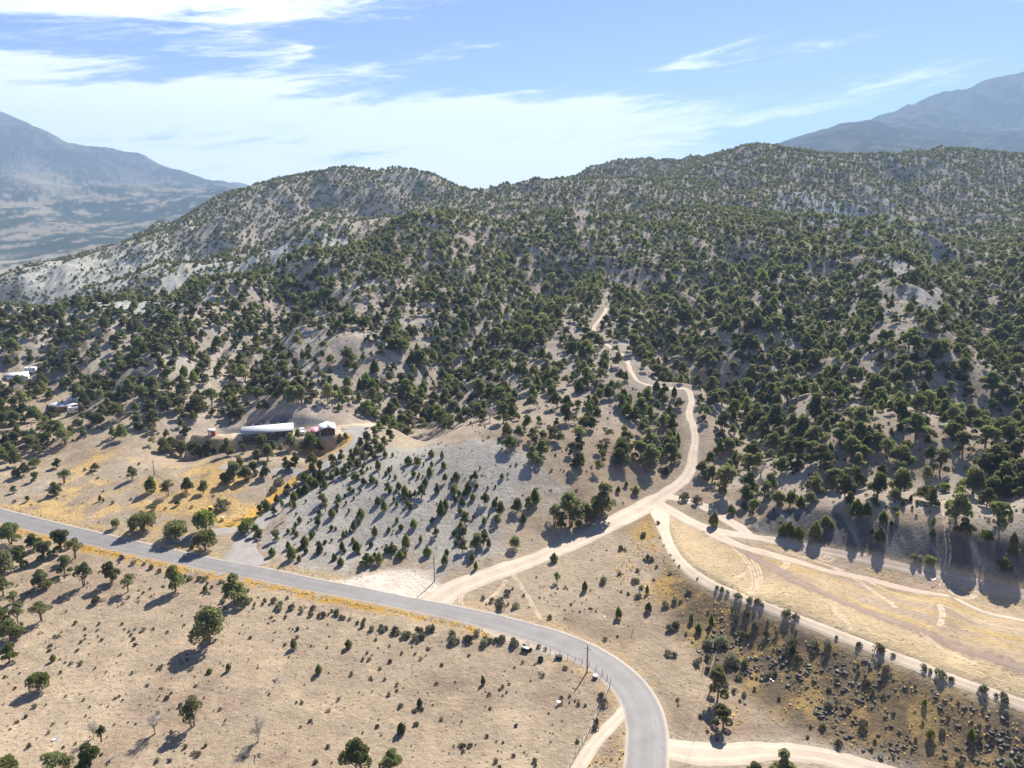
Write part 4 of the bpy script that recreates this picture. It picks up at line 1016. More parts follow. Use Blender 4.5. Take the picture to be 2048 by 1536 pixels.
# ---------------------------------------------------------------- naming places, so that every label can say where its plant stands
PLACES = [(poly_xy(p, H), s) for p, s in [
 ([(1300,1340),(1345,1330),(1480,1420),(1650,1490),(1700,1560),(1280,1580),(1330,1460)], 'beside the dirt side road'),
 ([(1340,1100),(1370,1150),(1470,1202),(1620,1262),(1830,1345),(2048,1425),(2200,1490),(2200,1700),(1700,1560),(1650,1490),(1480,1420),(1345,1330),(1330,1200)], 'on the rocky slope below the field'),
 ([(880,1215),(910,1180),(1150,1095),(1300,1020),(1340,1100),(1330,1200),(1345,1330),(1250,1340),(1100,1270)], 'between the lane and paved road'),
 ([(-100,1035),(250,1100),(760,1205),(1000,1258),(1150,1320),(1250,1420),(1260,1600),(-100,1600)], 'on the pasture below the road'),
 ([(1320,1000),(1480,1055),(1560,1085),(2048,1190),(2200,1222),(2200,1112),(2048,1082),(1900,1056),(1700,1024),(1620,1014),(1540,1010),(1480,1000),(1400,990)], 'on the grey cut bank'),
 ([(500,1075),(560,1010),(620,968),(700,905),(760,868),(860,855),(960,880),(1040,930),(1120,960),(1290,960),(1300,1015),(1150,1085),(900,1172),(760,1140),(560,1130),(490,1120)], 'on the grey shale slope'),
 ([(-100,1030),(480,1120),(500,1068),(560,1000),(640,945),(720,885),(745,868),(690,880),(560,888),(460,890),(330,905),(150,890),(-100,960)], 'in the straw yard'),
]]
def place_of(x, y):
    for P, s in PLACES:
        if in_poly(np.array([x]), np.array([y]), P)[0]: return s
    return None
def forest_place(u, v):
    if u < 430: return 'in woods beyond the yard'
    if v < 700: return 'high up near the hill lane' if 1050 < u < 1350 else 'high on the wooded hillside'
    if u < 760: return 'behind the long house'
    if u < 1000: return 'in the gully above the shale'
    if u < 1390: return 'on the hill lane spur'
    if u < 1620: return 'east of the hill lane'
    return 'above the grey cut bank'

LOOK = {'J': ['broad dark green juniper tree', 'full round juniper tree', 'wide bushy juniper tree', 'tall dense juniper tree', 'lopsided green juniper tree', 'loose-crowned juniper tree', 'flat-topped juniper tree', 'ragged dark juniper tree'],
        'O': ['thin open juniper tree', 'sparse long-trunked juniper tree', 'airy pale green juniper tree'],
        'C': ['young pointed juniper', 'young conical juniper', 'young egg-shaped juniper', 'stout young juniper'], 'B': ['dark bush-like juniper', 'dome-shaped juniper', 'dense rounded juniper'],
        'G': ['bright green leafy bush'], 'D': ['bleached leafless dead tree', 'grey twiggy dead tree']}
NAME = {'J': 'juniper_tree', 'O': 'juniper_tree', 'C': 'young_juniper', 'B': 'round_juniper', 'G': 'leafy_bush', 'D': 'dead_tree'}
CAT = {'J': 'tree', 'O': 'tree', 'C': 'young tree', 'B': 'bush', 'G': 'bush', 'D': 'dead tree'}
GROUP = {'juniper_tree': 'juniper trees on the slopes', 'young_juniper': 'young junipers scattered over open ground', 'round_juniper': 'round junipers near the road', 'leafy_bush': 'bright green bushes', 'dead_tree': 'dead trees'}

prng = random.Random(3)
NEAR = [(p[0] + prng.uniform(-3, 3), p[1] + prng.uniform(-2.5, 2.5), p[2] * prng.uniform(.85, 1.2), p[3] * prng.uniform(.9, 1.15), p[4]) if p[4] == 'C' else p for p in NEAR]
GP = np.array([(545,1108),(610,1000),(700,930),(790,900),(900,910),(1000,940),(1040,1000),(960,1080),(860,1115),(700,1128),(600,1128)], float)
while len(NEAR) < 440:
    q = (prng.uniform(540, 1040), prng.uniform(900, 1128))
    if in_poly(np.array([q[0]]), np.array([q[1]]), GP)[0] and fbm(np.array([q[0]]), np.array([q[1]]), 90, 2, .5, 3)[0] > prng.uniform(-.35, .25):
        h_ = prng.uniform(5, 12); NEAR.append((q[0], q[1], h_, h_ * prng.uniform(.6, .95), 'C'))
trees = []      # x, y, z, height, width, kind, variant, u, v
nu = np.array([p[0] for p in NEAR], float); nv = np.array([p[1] for p in NEAR], float)
nxy, nt = cast(nu, nv, H)
for p, (x, y), t in zip(NEAR, nxy, nt):
    hm = p[2] * t / FPX / .88; wm = p[3] * t / FPX
    kd = p[4]
    trees.append([x, y, float(H(x, y)), hm, wm * 1.03, kd, prng.randrange(len(KINDS[kd])), p[0], p[1], t])
near_xy = np.array([(t[0], t[1], t[4]) for t in trees])
# woodland: drop those that crowd a surveyed tree, then let the largest in view stand as trees of their own
dd = np.min(np.hypot(WX[:, None] - near_xy[None, :, 0], WY[:, None] - near_xy[None, :, 1]) - .45 * near_xy[None, :, 2], axis=1)
ok = dd > WW * .35
WX, WY, WZ, WU, WV, WDEP, WH, WW = [q[ok] for q in (WX, WY, WZ, WU, WV, WDEP, WH, WW)]
n_j = sum(1 for t in trees if t[5] in 'JO')
size = WH / WDEP * ((WU > 4) & (WU < 2044))
order = np.argsort(-size)
wrng = np.random.RandomState(8)
wk = np.where(wrng.rand(len(WX)) < .82, 0, 1)          # mostly J, some O
wc = wrng.rand(len(WX)) < .16
for i in order[:max(0, 300 - n_j)]:
    kd = 'O' if wk[i] else 'J'
    trees.append([WX[i], WY[i], WZ[i], WH[i], WW[i], kd, wrng.randint(len(KINDS[kd])), WU[i], WV[i], WDEP[i]])
rest = order[max(0, 300 - n_j):]

# labels: what it looks like, where it stands; ties are told apart by a neighbour or by their order across the place
info = []
for t in trees:
    x, y, z, hm, wm, kd, var, u, v, dep = t
    nm = NAME[kd]
    info.append([nm, LOOK[kd][var % len(LOOK[kd])], place_of(x, y) or forest_place(u, v)])
ORD = ['first', 'second', 'third', 'fourth', 'fifth', 'sixth', 'seventh', 'eighth', 'ninth', 'tenth', 'eleventh', 'twelfth', 'thirteenth', 'fourteenth', 'fifteenth', 'sixteenth', 'seventeenth', 'eighteenth', 'nineteenth', 'twentieth']
def number_word(k):
    if k < 20: return ORD[k]
    tens = ['twenty', 'thirty', 'forty', 'fifty', 'sixty', 'seventy', 'eighty', 'ninety'][(k + 1) // 10 - 2]
    r = (k + 1) % 10
    return tens + ('-' + ORD[r - 1] if r else 'th')
def settle_labels(items):
    """items: [label base, u]; returns labels made single by counting across from the left edge of the place"""
    by = {}
    for i, (b, u) in enumerate(items): by.setdefault(b, []).append(i)
    out = [None] * len(items)
    for b, ids in by.items():
        if len(ids) == 1: out[ids[0]] = b; continue
        ids.sort(key=lambda i: items[i][1])
        for k, i in enumerate(ids):
            out[i] = b + (', leftmost of these' if k == 0 else ', rightmost of these' if k == len(ids) - 1 else ', %s from the left' % number_word(k))
    return out
items = []
for t, (nm, lk, pl) in zip(trees, info):
    med = {'juniper_tree': 4.6, 'young_juniper': 2.4}.get(nm, 3.5)
    sz = 'large ' if t[3] > med * 1.35 else 'small ' if t[3] < med * .72 else ''
    if sz and lk.split()[0] in ('tall', 'stout'): lk = ' '.join(lk.split()[1:])
    items.append((sz + lk + ' ' + pl, t[7]))
labels = settle_labels(items)
for t, (nm, lk, pl), lab in zip(trees, info, labels):
    x, y, z, hm, wm, kd, var, u, v, dep = t
    hi, tr, lo = KINDS[kd][var]
    e = bpy.data.objects.new(nm, None); col.objects.link(e)
    e.empty_display_size = 0.2
    e.location = (x, y, z); e.rotation_euler = (prng.uniform(-.05, .05), prng.uniform(-.05, .05), prng.uniform(0, 6.28))
    unit_w = {'J': .98, 'O': .92, 'C': .66, 'B': 1.0, 'G': 1.05, 'D': .95}[kd]
    e.scale = (wm / unit_w, wm / unit_w, hm)
    e['label'] = lab; e['category'] = CAT[kd]; e['group'] = GROUP[nm]
    put('trunk', tr, e)
    if hi is not None: put('crown', hi, e)
print('single trees', len(trees), 'rest', len(rest))

# ---------------------------------------------------------------- scattered masses by geometry nodes
def scatter(name, X, Y, Z, SX, SZ, VAR, meshes, seed, label, lift=0.0, tilt=.06):
    rng = np.random.RandomState(seed); k = len(X)
    me = bpy.data.meshes.new(name)
    me.vertices.add(k); me.vertices.foreach_set('co', np.column_stack([X, Y, Z + lift]).astype(np.float32).ravel())
    a = me.attributes.new('turn', 'FLOAT_VECTOR', 'POINT'); a.data.foreach_set('vector', np.column_stack([rng.uniform(-tilt, tilt, k), rng.uniform(-tilt, tilt, k), rng.uniform(0, 6.28, k)]).astype(np.float32).ravel())
    a = me.attributes.new('size', 'FLOAT_VECTOR', 'POINT'); a.data.foreach_set('vector', np.column_stack([SX, SX, SZ]).astype(np.float32).ravel())
    a = me.attributes.new('pick', 'INT', 'POINT'); a.data.foreach_set('value', np.asarray(VAR, np.int32))
    src = bpy.data.collections.new(name + '_source')
    for i, m in enumerate(meshes):
        src.objects.link(bpy.data.objects.new('%s_kind_%02d' % (name, i), m))
    g = bpy.data.node_groups.new(name + '_nodes', 'GeometryNodeTree')
    g.interface.new_socket('Geometry', in_out='INPUT', socket_type='NodeSocketGeometry'); g.interface.new_socket('Geometry', in_out='OUTPUT', socket_type='NodeSocketGeometry')
    gi = g.nodes.new('NodeGroupInput'); go = g.nodes.new('NodeGroupOutput')
    ci = g.nodes.new('GeometryNodeCollectionInfo'); ci.inputs['Collection'].default_value = src; ci.inputs['Separate Children'].default_value = True; ci.inputs['Reset Children'].default_value = True
    ip = g.nodes.new('GeometryNodeInstanceOnPoints'); ip.inputs['Pick Instance'].default_value = True
    def attr(nm, ty):
        nd = g.nodes.new('GeometryNodeInputNamedAttribute'); nd.data_type = ty; nd.inputs['Name'].default_value = nm
        return nd.outputs['Attribute']
    er = g.nodes.new('FunctionNodeEulerToRotation')
    g.links.new(attr('turn', 'FLOAT_VECTOR'), er.inputs[0])
    g.links.new(gi.outputs[0], ip.inputs['Points']); g.links.new(ci.outputs[0], ip.inputs['Instance']); g.links.new(attr('pick', 'INT'), ip.inputs['Instance Index'])
    g.links.new(er.outputs[0], ip.inputs['Rotation']); g.links.new(attr('size', 'FLOAT_VECTOR'), ip.inputs['Scale']); g.links.new(ip.outputs[0], go.inputs[0])
    o = put(name, me, kind='stuff', label=label)
    md = o.modifiers.new('scatter', 'NODES'); md.node_group = g
    return o
lows = [k[2] for k in KINDS['J']] + [k[2] for k in KINDS['O']] + [k[2] for k in KINDS['C']] + [KINDS['D'][0][2]]
mids = [k[0] for k in KINDS['J']] + [k[0] for k in KINDS['O']] + [k[0] for k in KINDS['C']] + [KINDS['D'][1][1]]
nJ, nO, nC = len(KINDS['J']), len(KINDS['O']), len(KINDS['C'])
near_rest = rest[WDEP[rest] < 420]; far_rest = rest[WDEP[rest] >= 420]
pick = np.where(wk[near_rest] == 0, wrng.randint(0, nJ, len(near_rest)), nJ + wrng.randint(0, nO, len(near_rest)))
pick = np.where(wc[near_rest], nJ + nO + wrng.randint(0, nC, len(near_rest)), pick); pick = np.where(wrng.rand(len(near_rest)) < .025, len(mids) - 1, pick)
scatter('woodland', WX[near_rest], WY[near_rest], WZ[near_rest], WW[near_rest] / .98, WH[near_rest], pick, mids, 1, 'dense juniper woodland covering the middle hillsides')
pick = np.where(wc[far_rest], nJ + nO + wrng.randint(0, nC, len(far_rest)), wrng.randint(0, nJ, len(far_rest)))
pick = np.where(wrng.rand(len(far_rest)) < .015, len(lows) - 1, pick)
scatter('distant_woodland', WX[far_rest], WY[far_rest], WZ[far_rest], WW[far_rest] / .95, WH[far_rest], pick, lows, 2, 'dark junipers dotting the far ridges and badlands')

# ---------------------------------------------------------------- sagebrush and brush
def rand_in(P, dens, rng):
    lo, hi = P.min(0), P.max(0); k = rng.poisson(dens * np.prod(hi - lo))
    q = rng.uniform(lo, hi, (k, 2))
    return q[in_poly(q[:, 0], q[:, 1], P)]
def clear_of_roads(q, gap=.6):
    d = np.full(len(q), 1e9)
    for L in CENTER_LINES: d = np.minimum(d, dist_line(q[:, 0], q[:, 1], L) - L[:, 2].max())
    ok = d > gap
    for P in (TURNOUT, APRON): ok &= ~in_poly(q[:, 0], q[:, 1], P)
    return ok
srng = np.random.RandomState(21)
BR = []   # x, y, width, height, variant
def brush(pix, dens, wlo, whi, variants, clump=0.0, gap=.6, wave=9, hf=.75):
    P = poly_xy(pix, H); q = rand_in(P, dens, srng)
    if not len(q): return
    if clump:
        q = q[srng.rand(len(q)) < np.clip(.5 + clump * fbm(q[:, 0], q[:, 1], wave, 2, .5, 61), .02, 1)]
    q = q[clear_of_roads(q, gap)]
    w = wlo + (whi - wlo) * srng.rand(len(q)) ** 1.9
    for (x, y), ww in zip(q, w): BR.append((x, y, ww, ww * hf * srng.uniform(.75, 1.15), variants[srng.randint(len(variants))]))
def brush_line(pix, step, spread, wlo, whi, variants, hf=.8):
    L = line_xy(pix, step, H)
    for p in L:
        if srng.rand() < .8:
            ww = srng.uniform(wlo, whi); BR.append((p[0] + srng.normal(0, spread), p[1] + srng.normal(0, spread), ww, ww * hf, variants[srng.randint(len(variants))]))
brush([(-60,1180),(60,1130),(200,1140),(420,1165),(640,1210),(860,1262),(1040,1305),(1150,1345),(1200,1380),(1180,1440),(1120,1560),(-60,1600)], .15, .28, 1.05, [0,1,2,3,3,4], 1.1)
brush([(-60,1250),(300,1200),(420,1250),(330,1500),(-60,1600)], .05, .45, 1.2, [0,1,2,3,4], 1.0)
brush_line([(440,1188),(520,1206),(600,1224),(680,1238),(760,1256)], 1.1, 1.0, .7, 1.6, [0,1,2,3])
brush_line([(230,1118),(300,1135),(380,1155),(460,1180)], 1.4, 1.0, .7, 1.5, [0,1,2,3])
brush_line([(760,1256),(850,1272),(930,1280),(1000,1288),(1040,1293)], .8, 1.2, .9, 2.0, [0,1,2,3])
brush_line([(1070,1298),(1110,1308)], .9, .5, .7, 1.3, [3,4])
brush_line([(1210,1400),(1200,1430),(1188,1465)], 2.4, .4, .9, 1.7, [0,1,3])
brush([(920,1190),(1100,1140),(1230,1080),(1250,1200),(1300,1330),(1100,1265),(960,1230)], .05, .40, 1.1, [0,1,2,3,4], 1.0)
brush([(1070,1170),(1180,1175),(1200,1225),(1120,1230),(1080,1205)], .28, .30, .7, [3,4,0], .8)
brush([(1225,1090),(1290,1060),(1325,1090),(1345,1150),(1340,1230),(1270,1210),(1220,1150)], .085, .9, 2.1, [0,1,2,0,1], .7)
brush([(1330,1190),(1380,1180),(1470,1215),(1620,1275),(1830,1360),(2048,1440),(2150,1600),(1700,1540),(1560,1470),(1440,1390),(1370,1300)], .20, .6, 2.0, [0,1,2,3,3], .8, hf=.85)
brush([(1340,1330),(1440,1400),(1560,1470),(1660,1500),(1420,1490),(1350,1440)], .035, .5, 1.4, [0,1,3,4], .8)
brush([(560,1120),(640,985),(720,920),(860,890),(1000,930),(1080,990),(980,1080),(860,1120)], .13, .25, .75, [3,3,4,0], .8)
brush([(0,1010),(200,920),(450,930),(640,930),(500,1050),(330,1075),(100,1040)], .022, .35, 1.2, [0,1,2,4], .8)
brush([(1000,930),(1250,960),(1300,1010),(1150,1080),(1060,1090),(1090,1000)], .03, .3, .9, [3,4,0], .8)
brush([(1100,800),(1300,780),(1370,860),(1240,940),(1060,930),(980,880)], .03, .3, .9, [3,4,0], .8)
brush([(1540,1020),(1700,1032),(1900,1064),(2048,1090),(2048,1155),(1900,1130),(1700,1098),(1560,1075)], .05, .35, .9, [3,4,0,2], .8)
brush([(1450,990),(1620,1000),(1800,1030),(2048,1072),(2048,1000),(1700,940),(1500,920)], .02, .35, 1.0, [3,4,0], .8)
for u, v, w in [(1434,1178,9),(1444,1182,10),(1455,1187,8),(1476,1198,15),(1500,1205,14),(1514,1209,14),(1524,1213,10),(1574,1234,19),(1591,1240,15),(1673,1276,7),(1717,1294,12),(1755,1304,22),(1786,1312,8),(1847,1338,13),(1860,1344,9),(1880,1354,19),(1901,1362,11),(1966,1386,20),(1991,1392,8),(2006,1402,20),
                (1320,1076,4),(1328,1092,4),(1341,1111,4),(1348,1121,4),(1359,1133,5),(1395,1158,5),(1315,1048,8),
                (1013,1190,14),(1000,1206,14),(965,1198,9),(983,1204,10),(1005,1218,18),(1030,1216,14),(1047,1192,6),(1099,1236,10),(1207,1165,15),(1330,1214,16),(1351,1257,18),(1338,1262,16),(1336,1310,14),(1350,1313,12),(1395,1330,16),(1418,1295,22),(1440,1290,24),(1460,1330,26),
                (590,975,14),(575,990,16),(556,970,18),(545,985,14),(530,1010,14),(440,1020,26),(450,1017,20),(1840,1120,12),(1370,1000,18),(1395,1008,20),(1860,1112,9)]:
    x, y, z, t = at(u, v); ww = w * t / FPX; BR.append((x, y, ww * 1.1, ww * .85, [0, 1, 2, 3][(u + v) % 4]))
q = rand_in(np.vstack([WOOD_EDGE, [(430, 520), (0, 640), (-430, 520)]]), .045, srng); q = q[clear_of_roads(q, 1.0)]
qz = H(q[:, 0], q[:, 1]); qu, qv, qd = project(q[:, 0], q[:, 1], qz); q = q[(qu > -40) & (qu < 2090)]
for x, y in q[visible(q[:, 0], q[:, 1], H(q[:, 0], q[:, 1]), .6)]: ww = srng.uniform(.4, 1.1); BR.append((x, y, ww, ww * .75, [0, 2, 3, 3, 4][srng.randint(5)]))
BR = np.array(BR); bz = H(BR[:, 0], BR[:, 1]); bu, bv, bd = project(BR[:, 0], BR[:, 1], bz)
k = (bu > -40) & (bu < 2090) & (bv < 1580); BR, bz, bu, bv, bd = BR[k], bz[k], bu[k], bv[k], bd[k]
bsz = BR[:, 2] / bd * ((bu > 3) & (bu < 2045) & (bv < 1533))
bo = np.argsort(-bsz)
SH_LOOK = ['grey-green sagebrush', 'rounded sagebrush', 'spreading grey sagebrush', 'brown dead brush clump', 'low twiggy brush clump']
SH_LOOK2 = ['sage', 'sage', 'sage', 'brush', 'brush']
its = []
for i in bo[:300]:
    w = BR[i, 2]; va = int(BR[i, 4]); sz = 'large ' if w > 1.5 else 'small ' if w < .95 else ''
    its.append((sz + SH_LOOK[va] + ' ' + (place_of(BR[i, 0], BR[i, 1]) or ('along the field rim' if bu[i] > 1300 else 'along the road verge')), bu[i]))
labs = settle_labels(its)
for i, lb in zip(bo[:300], labs):
    va = int(BR[i, 4])
    o = put('sagebrush' if va < 3 else 'brush_clump', SHRUBS[va], None, (BR[i, 0], BR[i, 1], bz[i] - .02), prng.uniform(0, 6.28), (BR[i, 2], BR[i, 2], BR[i, 3] * 1.7))
    o['label'] = lb; o['category'] = 'shrub'; o['group'] = 'sagebrush and brush on open ground'
r_ = bo[300:]
scatter('sagebrush_scrub', BR[r_, 0], BR[r_, 1], bz[r_] - .02, BR[r_, 2], BR[r_, 3] * 1.7, BR[r_, 4].astype(int), SHRUBS, 4, 'small sagebrush dotting the open ground')
print('shrubs', len(BR))

# dry bunchgrass on the verges, the wash and the slope under the field
def grass(L, spread, n_, hlo, hhi, off=0.0):
    i = srng.randint(0, len(L) - 1, n_); f = srng.rand(n_)[:, None]
    p = L[i, :2] * (1 - f) + L[i + 1, :2] * f
    tdir = L[i + 1, :2] - L[i, :2]; tdir /= np.linalg.norm(tdir, axis=1)[:, None] + 1e-9
    p = p + np.stack([-tdir[:, 1], tdir[:, 0]], 1) * (off + srng.normal(0, spread, n_))[:, None]
    return np.column_stack([p, srng.uniform(hlo, hhi, n_)])
def grass_poly(pix, dens, hlo, hhi, clump=.9):
    q = rand_in(poly_xy(pix, H), dens, srng)
    q = q[srng.rand(len(q)) < np.clip(.45 + clump * fbm(q[:, 0], q[:, 1], 7, 2, .5, 71), .02, 1)]
    return np.column_stack([q, srng.uniform(hlo, hhi, len(q))])
rl = ROAD[(ROAD[:, 0] > -170) & (ROAD[:, 0] < 6)]
GR = [grass(rl, .55, 2200, .2, .42, -3.9), grass(rl[rl[:, 0] < -40], .5, 700, .2, .4, 4.0), grass(dl, .7, 1600, .25, .55),
      grass_poly([(1340,1100),(1370,1150),(1470,1200),(1620,1260),(1830,1343),(2048,1423),(2120,1560),(1700,1520),(1560,1450),(1440,1370),(1360,1260)], 1.0, .2, .5),
      grass_poly([(1230,1120),(1300,1030),(1345,1110),(1360,1180),(1290,1220),(1230,1180)], 1.5, .2, .55),
      grass_poly([(1215,1450),(1250,1425),(1262,1480),(1250,1560),(1165,1560)], 1.6, .25, .6), grass_poly([(1420,1400),(1500,1420),(1480,1480),(1400,1480)], 1.2, .25, .6),
      grass_poly([(250,1010),(430,1040),(500,1020),(590,960),(640,925),(700,890),(600,915),(450,935),(330,945)], .5, .2, .5),
      grass_poly([(1500,1078),(2048,1172),(2048,1186),(1560,1086)], 1.2, .2, .45)]
GR = np.vstack(GR); GR = GR[clear_of_roads(GR[:, :2], .15)]
gz = H(GR[:, 0], GR[:, 1]); gu, gv, gd = project(GR[:, 0], GR[:, 1], gz)
k = (gu > -30) & (gu < 2080) & (gv < 1570); GR, gz = GR[k], gz[k]
scatter('dry_grass', GR[:, 0], GR[:, 1], gz - .02, GR[:, 2] * 1.0, GR[:, 2], srng.randint(0, 3, len(GR)), TUFTS, 5, 'tawny dry bunchgrass on verges and slope')
print('grass', len(GR))

# ---------------------------------------------------------------- dark rocks on the slope under the field
def rock_mesh(seed):
    rng = np.random.RandomState(seed)
    import bmesh
    bm = bmesh.new(); bmesh.ops.create_icosphere(bm, subdivisions=2, radius=.5)
    V = np.array([v.co[:] for v in bm.verts])
    cut = rng.normal(0, 1, (9, 3)); cut /= np.linalg.norm(cut, axis=1)[:, None]
    for c in cut:
        d = V @ c; lim = rng.uniform(.27, .42)
        V = V - np.maximum(d - lim, 0)[:, None] * c
    V *= np.array([rng.uniform(.9, 1.25), rng.uniform(.75, 1.0), rng.uniform(.55, .8)])
    F = np.array([[v.index for v in f.verts] for f in bm.faces]); bm.free()
    return mesh_np('rock', V, F, M_ROCK)
def rock_mat():
    m, N, out = new_mat('dark basalt')
    geo = N.node('ShaderNodeNewGeometry'); oi = N.node('ShaderNodeObjectInfo')
    nz = N.noise(geo.outputs['Position'], 3.0, 5, 0.7)
    c = N.mix(nz, (0.018, 0.017, 0.019), (0.075, 0.07, 0.068))
    b = N.node('ShaderNodeBsdfPrincipled'); N.t.links.new(c, b.inputs['Base Color'])
    N.t.links.new(N.math('MULTIPLY_ADD', oi.outputs['Random'], .3, .55), b.inputs['Roughness']); b.inputs['Specular IOR Level'].default_value = .32
    bp = N.node('ShaderNodeBump'); bp.inputs['Strength'].default_value = .5; bp.inputs['Distance'].default_value = .08; N.t.links.new(nz, bp.inputs['Height']); N.t.links.new(bp.outputs[0], b.inputs['Normal'])
    N.t.links.new(b.outputs[0], out.inputs[0])
    return m
M_ROCK = rock_mat()
ROCKS = [rock_mesh(s) for s in range(6)]
RK = []
for pix, dens, lo_, hi_, cl in [([(1370,1230),(1440,1225),(1560,1280),(1640,1330),(1620,1400),(1540,1390),(1440,1340),(1380,1290)], 2.2, .22, 1.0, 1.3),
                                ([(1560,1270),(1700,1310),(1900,1395),(2048,1450),(2120,1560),(1800,1560),(1640,1440),(1560,1350)], 2.0, .22, .95, 1.3),
                                ([(1330,1150),(1420,1200),(1560,1260),(2048,1430),(2100,1580),(1700,1530),(1440,1380),(1350,1270)], .18, .2, .7, .8)]:
    q = rand_in(poly_xy(pix, H), dens, srng)
    q = q[srng.rand(len(q)) < np.clip(.4 + cl * fbm(q[:, 0], q[:, 1], 10, 3, .6, 81), .02, 1)]
    q = q[clear_of_roads(q, .3)]
    for x, y in q: RK.append((x, y, lo_ + (hi_ - lo_) * srng.rand() ** 3.0))
RK = np.array(RK); rz_ = H(RK[:, 0], RK[:, 1]); ru, rv, rdp = project(RK[:, 0], RK[:, 1], rz_)
k = (ru > 0) & (ru < 2075) & (rv < 1560); RK, rz_, ru, rv, rdp = RK[k], rz_[k], ru[k], rv[k], rdp[k]
ro = np.argsort(-(RK[:, 2] / rdp * ((ru > 3) & (ru < 2045) & (rv < 1533))))
rim_d = dist_line(RK[:, 0], RK[:, 1], RIM)
rlab = settle_labels([(('large ' if RK[i, 2] > .75 else 'small ' if RK[i, 2] < .52 else '') + 'dark boulder ' + ('high' if rim_d[i] < 8 else 'midway' if rim_d[i] < 16 else 'low') + ' on the rocky slope below the field', ru[i]) for i in ro[:300]])
for i, lb in zip(ro[:300], rlab):
    s = RK[i, 2]
    o = put('boulder', ROCKS[srng.randint(6)], None, (RK[i, 0], RK[i, 1], rz_[i] + s * .12), prng.uniform(0, 6.28), (s * 1.25, s * 1.1, s))
    o['label'] = lb
    o['category'] = 'boulder'; o['group'] = 'jumbled dark boulders below the field'
r2 = ro[300:]
scatter('rubble', RK[r2, 0], RK[r2, 1], rz_[r2] + RK[r2, 2] * .1, RK[r2, 2], RK[r2, 2] * .85, srng.randint(0, 6, len(r2)), ROCKS, 6, 'small dark stones strewn over the slope below the field', tilt=.4)
print('rocks', len(RK))

# ---------------------------------------------------------------- built things
def tri(F): 
    F = np.asarray(F); return F if F.shape[1] == 3 else np.vstack([F[:, [0, 1, 2]], F[:, [0, 2, 3]]])
def box(x0, x1, y0, y1, z0, z1):
    V = np.array([(x0, y0, z0), (x1, y0, z0), (x1, y1, z0), (x0, y1, z0), (x0, y0, z1), (x1, y0, z1), (x1, y1, z1), (x0, y1, z1)], float)
    return V, tri([(0, 3, 2, 1), (4, 5, 6, 7), (0, 1, 5, 4), (1, 2, 6, 5), (2, 3, 7, 6), (3, 0, 4, 7)])
def prism_x(prof, x0, x1):
    """profile of (y, z) points swept along x, closed"""
    prof = np.array(prof, float); k = len(prof)
    V = np.vstack([np.column_stack([np.full(k, x0), prof]), np.column_stack([np.full(k, x1), prof])])
    F = [(i, (i + 1) % k, (i + 1) % k + k) for i in range(k)] + [(i, (i + 1) % k + k, i + k) for i in range(k)]
    F += [(0, i + 1, i) for i in range(1, k - 1)] + [(k, k + i, k + i + 1) for i in range(1, k - 1)]
    return V, np.array(F)
def cyl(p, q, r, sides=8, r2=None):
    v, f = tube([p, q], [r, r if r2 is None else r2], sides)
    c0, c1 = len(v), len(v) + 1
    v = np.vstack([v, p, q])
    f = np.vstack([f, [(c0, (s + 1) % sides, s) for s in range(sides)], [(c1, sides + s, sides + (s + 1) % sides) for s in range(sides)]])
    return v, f
def part(name, geo, mat, parent, bevel=0.0, **kw):
    V, F = geo if isinstance(geo, tuple) else join(geo)
    o = put(name, mesh_np(name, V, F, mat), parent, **kw)
    if bevel:
        b = o.modifiers.new('bevel', 'BEVEL'); b.width = bevel; b.segments = 2; b.limit_method = 'ANGLE'
    return o
def thing(name, label, cat, loc, rz=0.0, group=None, scale=None):
    e = bpy.data.objects.new(name, None); col.objects.link(e); e.location = loc; e.rotation_euler = (0, 0, rz); e.empty_display_size = .3
    if scale: e.scale = (scale,) * 3
    e['label'] = label; e['category'] = cat
    if group: e['group'] = group
    return e
def frame_on(ua, va, ub, vb):
    """midpoint and heading of the ground line between two picture points"""
    a, b = at(ua, va), at(ub, vb)
    return ((a[0] + b[0]) / 2, (a[1] + b[1]) / 2, (a[2] + b[2]) / 2), math.atan2(b[1] - a[1], b[0] - a[0]), math.hypot(b[0] - a[0], b[1] - a[1])

M_ROOF = plain('pale metal roofing', (0.42, 0.435, 0.46), 0.85, 0.12, var=.08, scale=1.2)
M_WHITEROOF = plain('white roof sheet', (0.58, 0.59, 0.62), 0.85, 0.12, var=.06, scale=1)
M_BROWN = plain('dark brown siding', (0.10, 0.075, 0.065), 0.8, 0.2, scale=2)
M_MAROON = plain('dark maroon boards', (0.115, 0.045, 0.04), 0.8, 0.2, scale=2)
M_PINK = plain('faded red roof sheet', (0.62, 0.22, 0.27), 0.6, 0.3, var=.1, scale=2)
M_TAN = plain('tan stucco', (0.45, 0.38, 0.29), 0.9, 0.1, scale=2)
M_BRICK = plain('brown brick', (0.24, 0.15, 0.115), 0.9, 0.1, var=.2, scale=5)
M_WHITE = plain('white paint', (0.80, 0.80, 0.79), 0.55, 0.4, var=.05, scale=2)
M_GLASS = plain('dark window glass', (0.03, 0.035, 0.045), 0.12, 0.6, var=.05)
M_BLACK = plain('black rubber', (0.025, 0.025, 0.027), 0.7, 0.3)
M_STEEL = plain('weathered galvanised steel', (0.48, 0.50, 0.53), 0.45, 0.5, 0.4, var=.15, scale=4)
M_WOODP = plain('weathered pole wood', (0.22, 0.17, 0.13), 0.9, 0.1, var=.3, scale=6)
M_YELLOW = plain('yellow machine paint', (0.72, 0.44, 0.03), 0.5, 0.4)
M_RED = plain('barn red', (0.36, 0.06, 0.05), 0.7, 0.2)
M_WIRE = plain('bare power line', (0.30, 0.27, 0.24), 0.4, 0.5, 0.3)
M_FEATHER = plain('white plumage', (0.82, 0.82, 0.80), 0.8, 0.1, var=.05)
